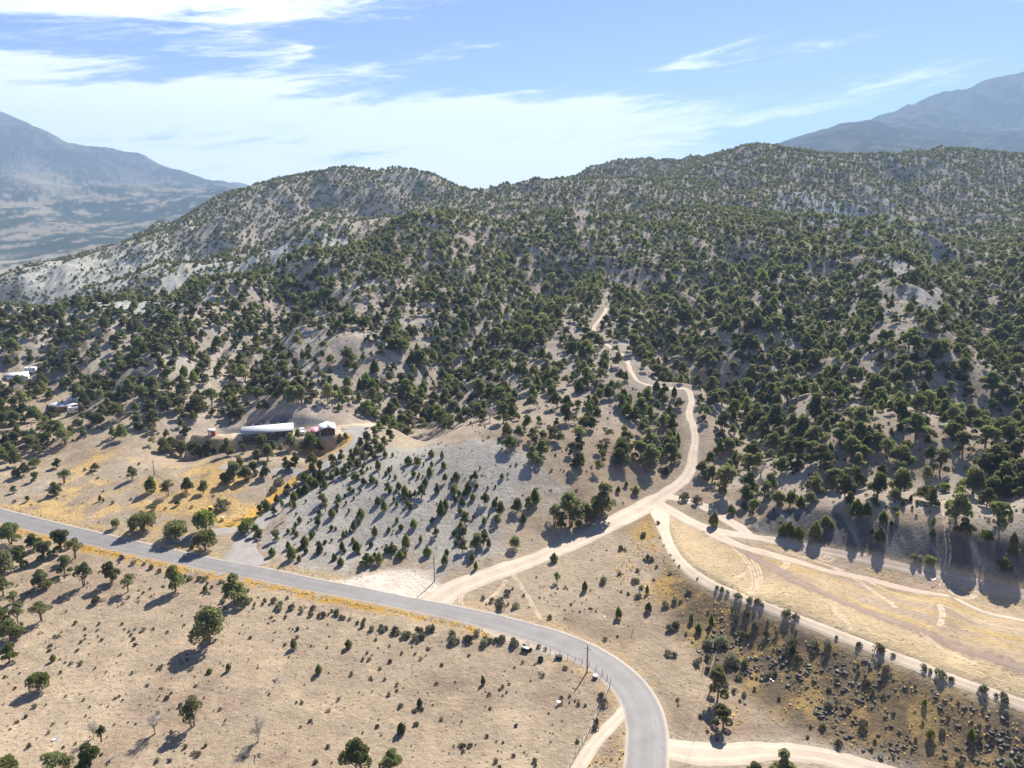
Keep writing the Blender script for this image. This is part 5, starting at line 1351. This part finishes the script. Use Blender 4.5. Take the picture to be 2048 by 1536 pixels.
M_GREY = plain('grey plastic', (0.34, 0.35, 0.37), 0.5, 0.4)

def gable_roof(l, w, eave, ridge, over, t=.14):
    """two slabs with the ridge along x; returns the slabs apart"""
    out = []
    for s in (-1, 1):
        y0 = s * (w / 2 + over); ze = eave - over * (ridge - eave) / (w / 2)
        pr = [(y0, ze), (0, ridge), (0, ridge + t), (y0, ze + t)]
        out.append(prism_x(pr if s > 0 else pr[::-1], -l / 2 - over, l / 2 + over))
    return out
def window(parent, x, y, z, w, h, face=-1, axis='y'):
    d = .06
    if axis == 'y':
        fr = part('window', box(x - w / 2, x + w / 2, y + min(0, face * d), y + max(0, face * d), z, z + h), M_WHITE, parent)
        part('pane', box(x - w / 2 + .08, x + w / 2 - .08, y + min(face * d, face * (d + .02)), y + max(face * d, face * (d + .02)), z + .08, z + h - .08), M_GLASS, fr)
    else:
        fr = part('window', box(y + min(0, face * d), y + max(0, face * d), x - w / 2, x + w / 2, z, z + h), M_WHITE, parent)
        part('pane', box(y + min(face * d, face * (d + .02)), y + max(face * d, face * (d + .02)), x - w / 2 + .08, x + w / 2 - .08, z + .08, z + h - .08), M_GLASS, fr)

# long house on the pad
loc, rz, ln = frame_on(486, 884, 586, 872)
e = thing('long_house', 'long low house with pale metal roof and dark brown walls on the yard pad', 'house', loc, rz)
w = 8.0; hy = 4.0
wallv = [prism_x([(0, -.6), (w, -.6), (w, 2.6), (w / 2, 3.95), (0, 2.6)], -ln / 2, ln * .22), prism_x([(1.6, -.6), (w, -.6), (w, 2.6), (w / 2, 3.95), (1.6, 3.1)], ln * .22, ln * .32), prism_x([(0, -.6), (w, -.6), (w, 2.6), (w / 2, 3.95), (0, 2.6)], ln * .32, ln / 2)]
part('wall', wallv, M_BROWN, e)
r1, r2 = gable_roof(ln, w, 2.62, 4.0, .45)
for r in (r1, r2):
    r[0][:, 1] += w / 2; ro_ = part('roof', r, M_ROOF, e)
for k in range(4):
    part('roof_vent', [cyl((-ln * .3 + k * ln * .17, w / 2 + .4, 3.7), (-ln * .3 + k * ln * .17, w / 2 + .4, 4.4), .16, 8), box(-ln * .3 + k * ln * .17 - .22, -ln * .3 + k * ln * .17 + .22, w / 2 + .2, w / 2 + .6, 4.38, 4.48)], M_GREY, ro_)
for k, xx in enumerate((-.40, -.25, -.02, .10, .40)): window(e, ln * xx, 0, .95, 1.3, 1.0)
dr = part('door', box(-ln * .14 - .5, -ln * .14 + .5, -.07, 0, .1, 2.15), M_WHITE, e); part('handle', box(-ln * .14 + .32, -ln * .14 + .42, -.12, -.07, 1.0, 1.15), M_STEEL, dr)
part('porch_wall', box(ln * .225, ln * .315, 1.5, 1.6, -.3, 2.6), M_TAN, e)
part('deck', box(-ln * .5 - 1.4, ln * .2, -2.0, -.05, -.8, .05), M_BROWN, e)
for k in range(5): part('deck_post', box(-ln * .5 - 1.3 + k * 3.4, -ln * .5 - 1.18 + k * 3.4, -1.98, -1.86, .05, 1.0), M_BROWN, e)
part('railing', [box(-ln * .5 - 1.3, -ln * .5 + 12.4, -1.96, -1.88, .92, 1.0), box(-ln * .5 - 1.3, -ln * .5 + 12.4, -1.95, -1.89, .5, .55)], M_BROWN, e)
# garage
loc, rz, ln = frame_on(641, 873, 670, 869.5)
e = thing('garage', 'dark maroon garage with pale gable roof beside the long house', 'garage', loc, rz)
ln = max(ln, 5.2)
V, F = prism_x([(-ln / 2, -.5), (ln / 2, -.5), (ln / 2, 2.4), (0, 3.2), (-ln / 2, 2.4)], 0, 6.5)
V = V[:, [1, 0, 2]]; part('wall', (V, F[:, ::-1]), M_MAROON, e)
for r in gable_roof(7.1, ln, 2.42, 3.24, .3):
    V = r[0][:, [1, 0, 2]].copy(); V[:, 1] += 3.25; part('roof', (V, r[1][:, ::-1]), M_WHITEROOF, e)
dr = part('door', box(-1.5, 1.5, -.06, 0, 0, 2.1), M_BROWN, e)
for k in range(4): part('panel', box(-1.45, 1.45, -.09, -.06, .05 + k * .51, .51 + k * .51), M_BROWN, dr)
part('corner_trim', box(-ln / 2 - .06, -ln / 2 + .14, -.08, .0, -.4, 2.4), M_WHITE, e); part('lamp', box(-.12, .12, -.18, 0, 2.45, 2.65), M_WHITE, e)
# pink lean-to
loc, rz, ln = frame_on(623, 873, 635, 872)
e = thing('lean_to', 'small shed with faded pink-red sloping roof beside the maroon garage', 'shed', loc, rz)
part('wall', prism_x([(0, -.3), (3.0, -.3), (3.0, 2.3), (0, 1.5)], -1.05, 1.05), M_MAROON, e)
part('roof', prism_x([(-.3, 1.46), (3.3, 2.42), (3.3, 2.52), (-.3, 1.56)], -1.25, 1.25), M_PINK, e)
part('door', box(-.4, .4, -.05, 0, 0, 1.4), M_BROWN, e)
# small red shed
loc, rz, ln = frame_on(419, 871.5, 430, 870)
e = thing('tool_shed', 'tiny red and white shed left of the long house', 'shed', loc, rz - .25)
part('wall', prism_x([(-1.0, -.3), (1.0, -.3), (1.0, 1.9), (0, 2.4), (-1.0, 1.9)], -1.1, 1.1), M_RED, e)
for r in gable_roof(2.3, 2.0, 1.92, 2.44, .15, .1): part('roof', r, M_WHITEROOF, e)
part('door', box(-.85, -.1, -1.06, -1.0, 0, 1.7), M_WHITE, e)
# second house with white hip roof
a = at(104, 826)
e = thing('brick_house', 'brown house with white low hip roof at the edge of the woods', 'house', (a[0], a[1], a[2]), R(38))
part('wall', box(0, 9.5, 0, 8, -.5, 2.5), M_BRICK, e)
ov = .6; V = np.array([(-ov, -ov, 2.45), (9.5 + ov, -ov, 2.45), (9.5 + ov, 8 + ov, 2.45), (-ov, 8 + ov, 2.45), (3.4, 4, 3.7), (6.1, 4, 3.7), (-ov, -ov, 2.3), (9.5 + ov, -ov, 2.3), (9.5 + ov, 8 + ov, 2.3), (-ov, 8 + ov, 2.3)])
rf = part('roof', (V, tri([(0, 1, 5, 4), (2, 3, 4, 5), (1, 2, 5, 5), (3, 0, 4, 4), (6, 7, 1, 0), (7, 8, 2, 1), (8, 9, 3, 2), (9, 6, 0, 3), (9, 8, 7, 6)])), M_WHITEROOF, e)
part('chimney', box(4.3, 5.0, 2.4, 3.1, 3.0, 4.3), M_BRICK, rf)
for xx in (1.6, 4.8, 7.8): window(e, xx, 0, .9, 1.3, 1.1)
for yy in (2, 5.6): window(e, yy, 0, .9, 1.2, 1.1, -1, 'x')
# white house
loc, rz, ln = frame_on(22, 766, 52, 765)
e = thing('white_house', 'white house with front gable wing in the upper yard', 'house', loc, rz)
part('wall', prism_x([(2, -.4), (8.5, -.4), (8.5, 2.7), (5.2, 3.9), (2, 2.7)], -4.6, 3.9), M_WHITE, e)
V, F = prism_x([(-1.5, -.4), (4.2, -.4), (4.2, 2.4), (1.35, 3.3), (-1.5, 2.4)], 0, 4); part('gable_wing', (V[:, [1, 0, 2]], F[:, ::-1]), M_WHITE, e)
for r in gable_roof(8.5, 6.5, 2.72, 3.95, .35): r[0][:, 1] += 5.25; r[0][:, 0] -= .35; part('roof', r, M_WHITEROOF, e)
for r in gable_roof(4.6, 5.7, 2.42, 3.35, .3): V = r[0][:, [1, 0, 2]].copy(); V[:, 1] += 2.0; V[:, 0] += 1.35; part('roof', (V, r[1][:, ::-1]), M_WHITEROOF, e)
window(e, 1.35, 0, .9, 1.3, 1.0); window(e, -3.0, 2, .9, 1.2, 1.0)

# yard clutter round the long house
for i, (u, v, nm, lb) in enumerate([(455, 880, 'lumber', 'stack of pale boards lying on the pad left of the long house'), (690, 858, 'lumber', 'stack of boards on the clearing right of the garage'), (737, 856, 'lumber', 'dark timber heap at the end of the driveway')]):
    a = at(u, v); e = thing('lumber_stack', lb, 'lumber', a[:3], .3 * i)
    for k in range(4): part('board', box(-1.3, 1.3, -.5 + .26 * k, -.27 + .26 * k, .02, .16 + .05 * (k % 2)), M_DEAD if i < 2 else M_WOODP, e)
for i, (u, v, lb) in enumerate([(630, 876, 'dark drum beside the pink-roofed shed'), (616, 876, 'dark drum below the white pickup truck')]):
    a = at(u, v); e = thing('oil_drum', lb, 'drum', a[:3]); part('body', cyl((0, 0, 0), (0, 0, .9), .3, 12), M_BLACK, e); part('lid', cyl((0, 0, .9), (0, 0, .94), .31, 12), M_GREY, e)
# vehicles
def wheel(parent, x, y, r, wd):
    t = part('wheel', cyl((x, y - wd / 2, r), (x, y + wd / 2, r), r, 14), M_BLACK, parent)
    part('rim', cyl((x, y - wd / 2 - .015, r), (x, y + wd / 2 + .015, r), r * .55, 10), M_STEEL, t)
def pickup(label, loc, rz):
    e = thing('pickup_truck', label, 'truck', loc, rz)
    part('body', [prism_x([(0, 0)] * 3, 0, 0)][:0] or [box(-2.7, 2.6, -.92, .92, .5, 1.02)], M_WHITE, e, .08)
    V, F = prism_x([(-.1, 1.02), (1.7, 1.02), (1.15, 1.72), (.15, 1.75)], -.84, .84); V = V[:, [1, 0, 2]]; V[:, 0] -= .2
    part('cab', (V, F[:, ::-1]), M_WHITE, e, .05)
    for s in (-1, 1): part('side_window', box(0.05, 1.1, s * .845 - .01, s * .845 + .01, 1.12, 1.6), M_GLASS, e)
    V, F = prism_x([(1.28, 1.08), (1.46, 1.08), (1.03, 1.66), (.98, 1.66)], -.72, .72); part('windscreen', (V[:, [1, 0, 2]], F[:, ::-1]), M_GLASS, e)
    for s in (-1, 1):
        part('bed_side', box(-2.68, -.32, s * .85 - .05, s * .85 + .05, 1.02, 1.28), M_WHITE, e)
        part('headlight', box(2.58, 2.63, s * .7 - .18, s * .7 + .18, .72, .9), M_STEEL, e)
        for x in (-1.7, 1.7): wheel(e, x, s * .84, .38, .24)
    part('tailgate', box(-2.7, -2.62, -.85, .85, 1.02, 1.28), M_WHITE, e); part('bumper', box(2.6, 2.72, -.88, .88, .45, .62), M_STEEL, e)
def sedan(label, loc, rz, mat):
    e = thing('parked_car', label, 'car', loc, rz)
    part('body', box(-2.2, 2.2, -.86, .86, .35, .92), mat, e, .1)
    V, F = prism_x([(-1.6, .92), (1.1, .92), (.45, 1.42), (-1.0, 1.42)], -.74, .74); part('cabin', (V[:, [1, 0, 2]], F[:, ::-1]), M_GLASS, e, .04)
    part('roof', box(-.98, .42, -.72, .72, 1.42, 1.47), mat, e)
    for s in (-1, 1):
        part('headlight', box(2.18, 2.22, s * .6 - .16, s * .6 + .16, .62, .76), M_STEEL, e)
        for x in (-1.35, 1.35): wheel(e, x, s * .8, .33, .2)
def trailer(label, loc, rz, l):
    e = thing('camper_trailer', label, 'trailer', loc, rz)
    part('body', prism_x([(-1.15, .55), (1.15, .55), (1.15, 2.6), (.95, 2.85), (-.95, 2.85), (-1.15, 2.6)], -l / 2, l / 2), M_WHITE, e, .06)
    part('stripe', box(-l / 2 + .1, l / 2 - .1, -1.17, -1.15, 1.15, 1.35), M_GREY, e)
    for x in (-l * .3, l * .05, l * .33): window(e, x, -1.15, 1.5, .9, .65)
    part('door', box(-l * .13, -l * .13 + .65, -1.19, -1.15, .6, 2.3), M_WHITE, e)
    part('roof_unit', box(-.5, .5, -.4, .4, 2.85, 3.1), M_WHITE, e); part('hitch', box(l / 2, l / 2 + 1.1, -.07, .07, .5, .62), M_STEEL, e)
    for s in (-1, 1):
        for x in (-.45, .45): wheel(e, x, s * 1.02, .34, .22)
a = at(604, 866); pickup('white pickup truck parked between the long house and the garage', a[:3], R(118))
a = at(153, 826); trailer('white camper trailer beside the brown hip-roofed house', a[:3], R(14), 6.0)
a = at(150, 806); trailer('white trailer half hidden by trees behind the brown house', a[:3], R(-20), 7.0)
a = at(62, 746); trailer('white camper parked above the white house', a[:3], R(12), 5.0)
a = at(74, 760); sedan('white car parked right of the white house', a[:3], R(20), M_WHITE)
a = at(77, 785); sedan('dark car on the dirt below the white house', a[:3], R(15), M_GREY)
a = at(118, 812); sedan('white car parked behind the brown house', a[:3], R(10), M_WHITE)

# yellow loader behind the bush, yellow marker
a = at(420, 1028)
e = thing('loader', 'small yellow and black loader behind the dark slanted bush', 'machine', a[:3], R(200))
part('body', box(-1.2, .8, -.6, .6, .55, 1.25), M_YELLOW, e, .05); part('cab', box(-.7, .3, -.5, .5, 1.25, 2.15), M_BLACK, e, .04); part('cab_roof', box(-.8, .4, -.56, .56, 2.15, 2.25), M_YELLOW, e)
for s in (-1, 1):
    part('arm', box(.1, 1.7, s * .62 - .07, s * .62 + .07, .85, 1.0), M_YELLOW, e)
    for x in (-.8, .5): wheel(e, x, s * .68, .42, .3)
V, F = prism_x([(1.6, .25), (2.3, .25), (2.2, .33), (1.75, .4), (1.65, .95), (1.55, .95)], -.8, .8); part('bucket', (V[:, [1, 0, 2]], F[:, ::-1]), M_STEEL, e)
a = at(445, 1041)
e = thing('marker_hut', 'small yellow and white box on the straw knoll by the driveway', 'box', a[:3], R(20))
part('base', box(-.45, .45, -.4, .4, -.1, .75), M_YELLOW, e); part('lid', prism_x([(-.45, .75), (.45, .75), (.12, 1.15), (-.12, 1.15)], -.5, .5), M_WHITE, e)
for i, (u, v) in enumerate([(471, 1043), (475, 1042), (479, 1041), (485, 1038)]):
    a = at(u, v); o = put('log', mesh_np('log', *cyl((-.55, 0, .2), (.55, .1, .22), .22, 9, .19), M_WOODP), None, a[:3], .35 + .2 * i)
    o['label'] = ['dark log at the driveway mouth, farthest left of four', 'dark log at the driveway mouth, second of four', 'dark log at the driveway mouth, third of four', 'dark log at the driveway mouth, nearest the bright bush'][i]; o['category'] = 'log'; o['group'] = 'logs at the driveway mouth'

# utility poles and wires
def pole(u, v, h, label, arm_rz, arms=1):
    a = at(u, v); e = thing('utility_pole', label, 'pole', a[:3], 0, 'wooden utility poles')
    part('post', cyl((0, 0, -.5), (0, 0, h), .16, 10, .11), M_WOODP, e)
    c, s = math.cos(arm_rz), math.sin(arm_rz)
    ar = part('crossarm', cyl((-c * .7, -s * .7, h - .75), (c * .7, s * .7, h - .75), .06, 6), M_WOODP, e)
    for f in (-.6, 0, .6): part('insulator', cyl((c * f, s * f, h - .69 if f else h), (c * f, s * f, h - .52 if f else h + .16), .045, 6), M_GREY, ar)
    return a
pole(1174, 1345, 5.9, 'wooden utility pole inside the bend of the paved road', R(150))
pole(869, 1163, 6.8, 'wooden utility pole beside the pale turnout', R(70))
p3 = pole(1428, 1364, 6.6, 'wooden utility pole behind the tall juniper by the side road', R(-20))
pole(309, 950, 5.0, 'thin utility pole standing in the straw yard', R(40))
d0 = np.array([p3[0], p3[1], p3[2] + 6.5]); d1 = np.array([18.0, 78.0, 8.2])
for i, off in enumerate((-.2, .2)):
    P_ = []
    for f in np.linspace(0, 1, 24):
        q = d0 * (1 - f) + d1 * f; q[0] += off * (.35 + .65 * f); q[2] -= 1.0 * 4 * f * (1 - f); P_.append(q)
    o = put('power_line', mesh_np('power_line', *tube(P_, [.013] * 24, 5), M_WIRE))
    o['label'] = ['power line strand sloping down beside the bend, on the road side', 'power line strand sloping down beside the bend, on the juniper side'][i]; o['category'] = 'wire'; o['group'] = 'power lines by the side road'
a = at(575, 552); e = thing('mast', 'slim pale mast on the wooded ridge', 'mast', a[:3])
part('post', cyl((0, 0, -.5), (0, 0, 10.5), .22, 8, .12), M_STEEL, e); part('antenna', [box(-.5, .5, -.06, .06, 9.6, 9.8), box(-.5, -.3, -.1, .1, 8.8, 10.2), box(.3, .5, -.1, .1, 8.8, 10.2)], M_STEEL, e)

# fence round the pasture corner
FL = line_xy([(1035,1291),(1080,1299),(1120,1313),(1150,1323),(1178,1333),(1205,1350),(1221,1368),(1214,1387),(1206,1408),(1195,1432),(1180,1462),(1165,1492),(1150,1518),(1130,1555)], 3.6, H)
e = thing('wire_fence', 'thin wooden-post wire fence curving inside the road bend', 'fence', (FL[0, 0], FL[0, 1], float(H(FL[0, 0], FL[0, 1]))))
ox, oy, oz = e.location
pm = mesh_np('post', *cyl((0, 0, -.3), (.03, .02, 1.25), .06, 6, .05), M_WOODP)
fz = H(FL[:, 0], FL[:, 1])
for i in range(len(FL)): put('post', pm, e, (FL[i, 0] - ox, FL[i, 1] - oy, fz[i] - oz), prng.uniform(0, 6), (1, 1, prng.uniform(.85, 1.15)))
for hgt in (.35, .7, 1.05): part('wire', tube([(FL[i, 0] - ox, FL[i, 1] - oy, fz[i] - oz + hgt) for i in range(len(FL))], [.012] * len(FL), 4), M_STEEL, e)
FL2 = line_xy([(973,1124),(980,1126),(988,1127),(996,1128)], 1.1, H)
for i, p in enumerate(FL2[:4]):
    o = put('old_post', pm, None, (p[0], p[1], float(H(p[0], p[1]))), prng.uniform(0, 6), (1, 1, prng.uniform(.8, 1.2)), label='%s of the old fence posts standing by the hill lane' % ['leftmost', 'second', 'third', 'rightmost'][i], category='post', group='old posts by the lane')
for i, (u, v, s) in enumerate([(1391, 1333, 'beside the tan dirt near the bend'), (1404, 1345, 'just left of the tall juniper'), (1264, 1268, 'above the outside of the road bend'), (1478, 1350, 'right of the utility pole by the side road')]):
    a = at(u, v); o = put('leaning_post', pm, None, a[:3], 0, (1.2, 1.2, 1.3), label='leaning wooden post ' + s, category='post'); o.rotation_euler = (.05, .16, 0)

# pasture odds and ends
loc, rz, ln = frame_on(1043, 1300, 1059, 1304)
e = thing('feed_trough', 'dark feed trough with pale metal lid by the pasture fence', 'trough', loc, rz)
part('box', [box(-.85, .85, -.4, .4, .12, .75)], M_BLACK, e, .02); part('lid', prism_x([(-.45, .78), (.1, .92), (.1, .96), (-.45, .82)], -.88, .88), M_STEEL, e)
for x in (-.75, .75):
    for y in (-.32, .32): part('leg', box(x - .05, x + .05, y - .05, y + .05, -.1, .12), M_BLACK, e)
a = at(1081, 1322); e = thing('water_tank', 'round black water tank on the pasture near the fence', 'tank', a[:3])
V, F = [], []
prof = [(.0, .0), (.52, .0), (.55, .08), (.55, .70), (.50, .78), (.46, .72), (.46, .30), (0, .30)]
sd = 20
VV = np.array([(r * math.cos(2 * math.pi * s / sd), r * math.sin(2 * math.pi * s / sd), z) for r, z in prof for s in range(sd)])
FF = [(i * sd + s, i * sd + (s + 1) % sd, (i + 1) * sd + (s + 1) % sd, (i + 1) * sd + s) for i in range(len(prof) - 1) for s in range(sd)]
put('tub', mesh_np('tub', VV, FF, M_BLACK, True), e)
part('rim', cyl((0, 0, .68), (0, 0, .74), .565, 20, .565)[0:2], M_GREY, e).scale = (1, 1, .01)
loc, rz, ln = frame_on(1111, 1317, 1124, 1318)
e = thing('black_crate', 'black box against the brush by the pasture fence', 'crate', loc, rz)
part('box', box(-.7, .7, -.35, .35, 0, .62), M_BLACK, e, .03); part('lid', box(-.74, .74, -.39, .39, .62, .70), M_BLACK, e, .01)
a = at(1190, 1357); e = thing('salt_drum', 'squat white-topped drum on the pasture inside the bend', 'drum', a[:3])
part('drum', cyl((0, 0, 0), (0, 0, .62), .48, 16, .46), M_BROWN, e); part('lid', cyl((0, 0, .62), (0, 0, .72), .50, 16, .47), M_WHITE, e); part('spout', cyl((-.45, 0, .5), (-.68, 0, .62), .09, 8), M_BROWN, e)
rng = np.random.RandomState(4)
def sheet(name, w, l, crump, mat, seed):
    rng = np.random.RandomState(seed); k = 6
    g = np.stack(np.meshgrid(np.linspace(-w / 2, w / 2, k), np.linspace(-l / 2, l / 2, k), indexing='ij'), -1).reshape(-1, 2)
    z = .06 + np.abs(rng.normal(0, crump, len(g)))
    i = np.arange(k * k).reshape(k, k); F = np.stack([i[:-1, :-1], i[1:, :-1], i[1:, 1:], i[:-1, 1:]], -1).reshape(-1, 4)
    V = np.vstack([np.column_stack([g, z]), np.column_stack([g * .97, z - .03])]); F = np.vstack([F, F[:, ::-1] + k * k])
    return mesh_np(name, V, F, mat)
for u, v, w, l, c, s, lb in [(1117, 1409, .8, .6, .18, 1, 'crumpled white plastic snagged on brush in the pasture'), (110, 1479, .9, .5, .08, 2, 'pale metal sheet lying among sagebrush in the lower pasture'), (1209, 1234, .5, .3, .05, 3, 'small white scrap on the flat outside the road bend'), (1544, 1361, 1.0, .25, .05, 4, 'narrow pale board lying at the foot of the rocky slope')]:
    a = at(u, v); put('scrap_sheet', sheet('scrap_sheet', w, l, c, M_WHITE if s != 2 else M_STEEL, s), None, (a[0], a[1], a[2] + (.45 if s == 1 else .02)), .5 * s, label=lb, category='scrap')
# fallen grey limbs
for i, (u, v, rz) in enumerate([(222, 1520, 1.0), (555, 1360, .1), (590, 1300, .4), (205, 1200, .5), (520, 1512, -.2)]):
    a = at(u, v); rr = np.random.RandomState(40 + i); ps = []
    for k in range(6):
        d = rr.normal(0, .35, 2); ps.append(tube([(-1 + .2 * k, 0, .12), (d[0] * .6, d[1], .35 + rr.rand() * .2), (.9 + d[0], d[1] * 2.2, .15 + rr.rand() * .5)], [.09, .06, .02], 5))
    o = put('fallen_limb', mesh_np('fallen_limb', *join(ps), M_DEAD), None, a[:3], rz, label='bleached fallen limb ' + ['beside the tree at the bottom edge of the pasture', 'lying in the middle of the pasture', 'near a small round juniper on the pasture', 'under the row of junipers in the pasture', 'beside the grey dead tree'][i], category='branch', group='fallen limbs in the pasture')
# white bird gliding over the field
a = at(1860, 1163)
def bird():
    body = tube([(-.42, 0, 0), (-.25, 0, .01), (0, 0, .03), (.2, 0, .05), (.33, 0, .08), (.42, 0, .07)], [.03, .08, .10, .085, .06, .015], 8)
    ps = [body]
    for s in (-1, 1):
        V = np.array([(.12, s * .05, .06), (-.12, s * .05, .05), (.20, s * .40, .16), (-.08, s * .40, .14), (.02, s * .85, .10), (-.06, s * .80, .10)])
        V = np.vstack([V, V - np.array([0, 0, .02])])
        F = np.array([(0, 2, 1), (1, 2, 3), (2, 4, 3), (3, 4, 5)]); ps.append((V, np.vstack([F, F[:, ::-1] + 6])))
    V = np.array([(-.35, .04, 0), (-.35, -.04, 0), (-.62, .13, 0), (-.62, -.13, 0), (-.35, .04, -.015), (-.35, -.04, -.015), (-.62, .13, -.015), (-.62, -.13, -.015)]); ps.append((V, np.array([(0, 2, 1), (1, 2, 3), (4, 5, 6), (5, 7, 6)])))
    return mesh_np('bird', *join(ps), M_FEATHER, True)
put('bird', bird(), None, (a[0], a[1] - 1.2, a[2] + 1.1), R(-60), label='white bird gliding low over the dry field', category='bird')

# tyre marks on the field, turnout and flats
def tyre_mat():
    m, N, out = new_mat('pale tyre scuffs')
    geo = N.node('ShaderNodeNewGeometry'); nz = N.noise(geo.outputs['Position'], .8, 4, .7)
    d = N.node('ShaderNodeBsdfDiffuse'); d.inputs[0].default_value = (.55, .455, .34, 1)
    t = N.node('ShaderNodeBsdfTransparent'); mx = N.node('ShaderNodeMixShader')
    N.t.links.new(N.math('MULTIPLY', N.step(nz, .28, .56), .72), mx.inputs[0]); N.t.links.new(t.outputs[0], mx.inputs[1]); N.t.links.new(d.outputs[0], mx.inputs[2]); N.t.links.new(mx.outputs[0], out.inputs[0])
    return m
M_TYRE = tyre_mat()
def tyre(pix, hw=.17):
    L = line_xy([(u, v, hw) for u, v in pix], .8, H)
    put('tyre_track', ribbon('tyre_track', L, M_TYRE, .032, 2, .05, 3, .02, .08), kind='structure')
def arc(cu, cv, ru, rv, a0, a1, k=14): return [(cu + ru * math.cos(R(g)), cv + rv * math.sin(R(g))) for g in np.linspace(a0, a1, k)]
for q in (0, 5, 10): tyre(arc(1543, 1127, 26 + q, 11 + q * .5, -75, 85))
for q in (0, 5, 10): tyre(arc(1560, 1090, 12 + q, 9 + q * .4, -60, 70))
for cx in (1646, 1654, 1661): tyre(arc(cx, 1108, 6, 8, 0, 350))
tyre(arc(1653, 1112, 16, 11, -20, 160))
for q in (0, 6, 11): tyre(arc(1932, 1180, 20 + q, 12 + q * .55, -85, 120))
tyre(arc(1935, 1178, 34, 17, 90, 300, 18)); tyre(arc(1932, 1180, 22, 11, 90, 290, 18))
for q in (0, 5, 10): tyre(arc(1870, 1232, 10 + q, 22 + q * .4, -70, 60))
for q in (0, 7): tyre([(1428 + q, 1066), (1462 + q, 1092), (1490 + q, 1122), (1503 + q, 1150), (1504 + q, 1172), (1497 + q, 1188)])
for q in (0, 6): tyre([(1445 + q, 1072), (1490 + q, 1104), (1512 + q, 1135), (1517 + q, 1160), (1508 + q, 1180)])
for q in (0, 6): tyre([(1500 + q, 1132), (1488 + q, 1147), (1468 + q, 1156)])
for q in (0, 5): tyre([(1660 + q, 1134), (1720 + q, 1166), (1770 + q, 1200), (1790 + q, 1216)])
for q in (0, 8): tyre([(1880 + q, 1000 + 1), (1889 + q * .8, 1050), (1893 + q, 1100), (1888 + q, 1140), (1880 + q, 1172)], .2)
for q in (0, 5): tyre([(1665 + q, 1208), (1672 + q, 1230), (1690 + q, 1244), (1700 + q, 1262)])
for q in (0, 6): tyre([(1560 + 3 * q, 1100 + q), (1700 + 3 * q, 1148 + q), (1850 + 3 * q, 1200 + q), (2040, 1262 + q)], .14)
for q in (0, 5): tyre([(1830 + q, 1256), (1870 + q, 1290), (1920 + q, 1316), (1950 + q, 1330)], .14)
for q in (0, 5): tyre([(925 + q, 1218), (918 + q, 1200), (928 + q, 1184), (950 + q, 1172)], .16)
for q in (0, 5): tyre([(965 + q, 1206), (990 + q, 1186), (1005 + q, 1168), (1008 + q, 1160)], .14)
for q in (0, 5): tyre([(1022 + q, 1148), (1045 + q, 1180), (1065 + q, 1215), (1080 + q, 1240)], .14)

# ---------------------------------------------------------------- the air
def haze():
    top = float(max(HF.max(), CAM_H)) + 30; bot = float(HF.min()) - 1.5
    w = AMAX * (ROWS[-1] + Y0) + 50; y0, y1 = -60.0, ROWS[-1] + 60
    V = [(-w, y0, bot), (w, y0, bot), (w, y1, bot), (-w, y1, bot), (-w, y0, top), (w, y0, top), (w, y1, top), (-w, y1, top)]
    F = [(0, 3, 2, 1), (4, 5, 6, 7), (0, 1, 5, 4), (1, 2, 6, 5), (2, 3, 7, 6), (3, 0, 4, 7)]
    m, N, out = new_mat('haze')
    v = N.node('ShaderNodeVolumePrincipled'); v.inputs['Color'].default_value = (0.42, 0.64, 1.0, 1); v.inputs['Density'].default_value = HAZE; v.inputs['Anisotropy'].default_value = 0.1
    N.t.links.new(v.outputs[0], out.inputs['Volume'])
    put('haze', mesh_np('haze', V, F, m), kind='stuff', label='pale blue haze in the valley air')
HAZE = 1.1e-4
haze()
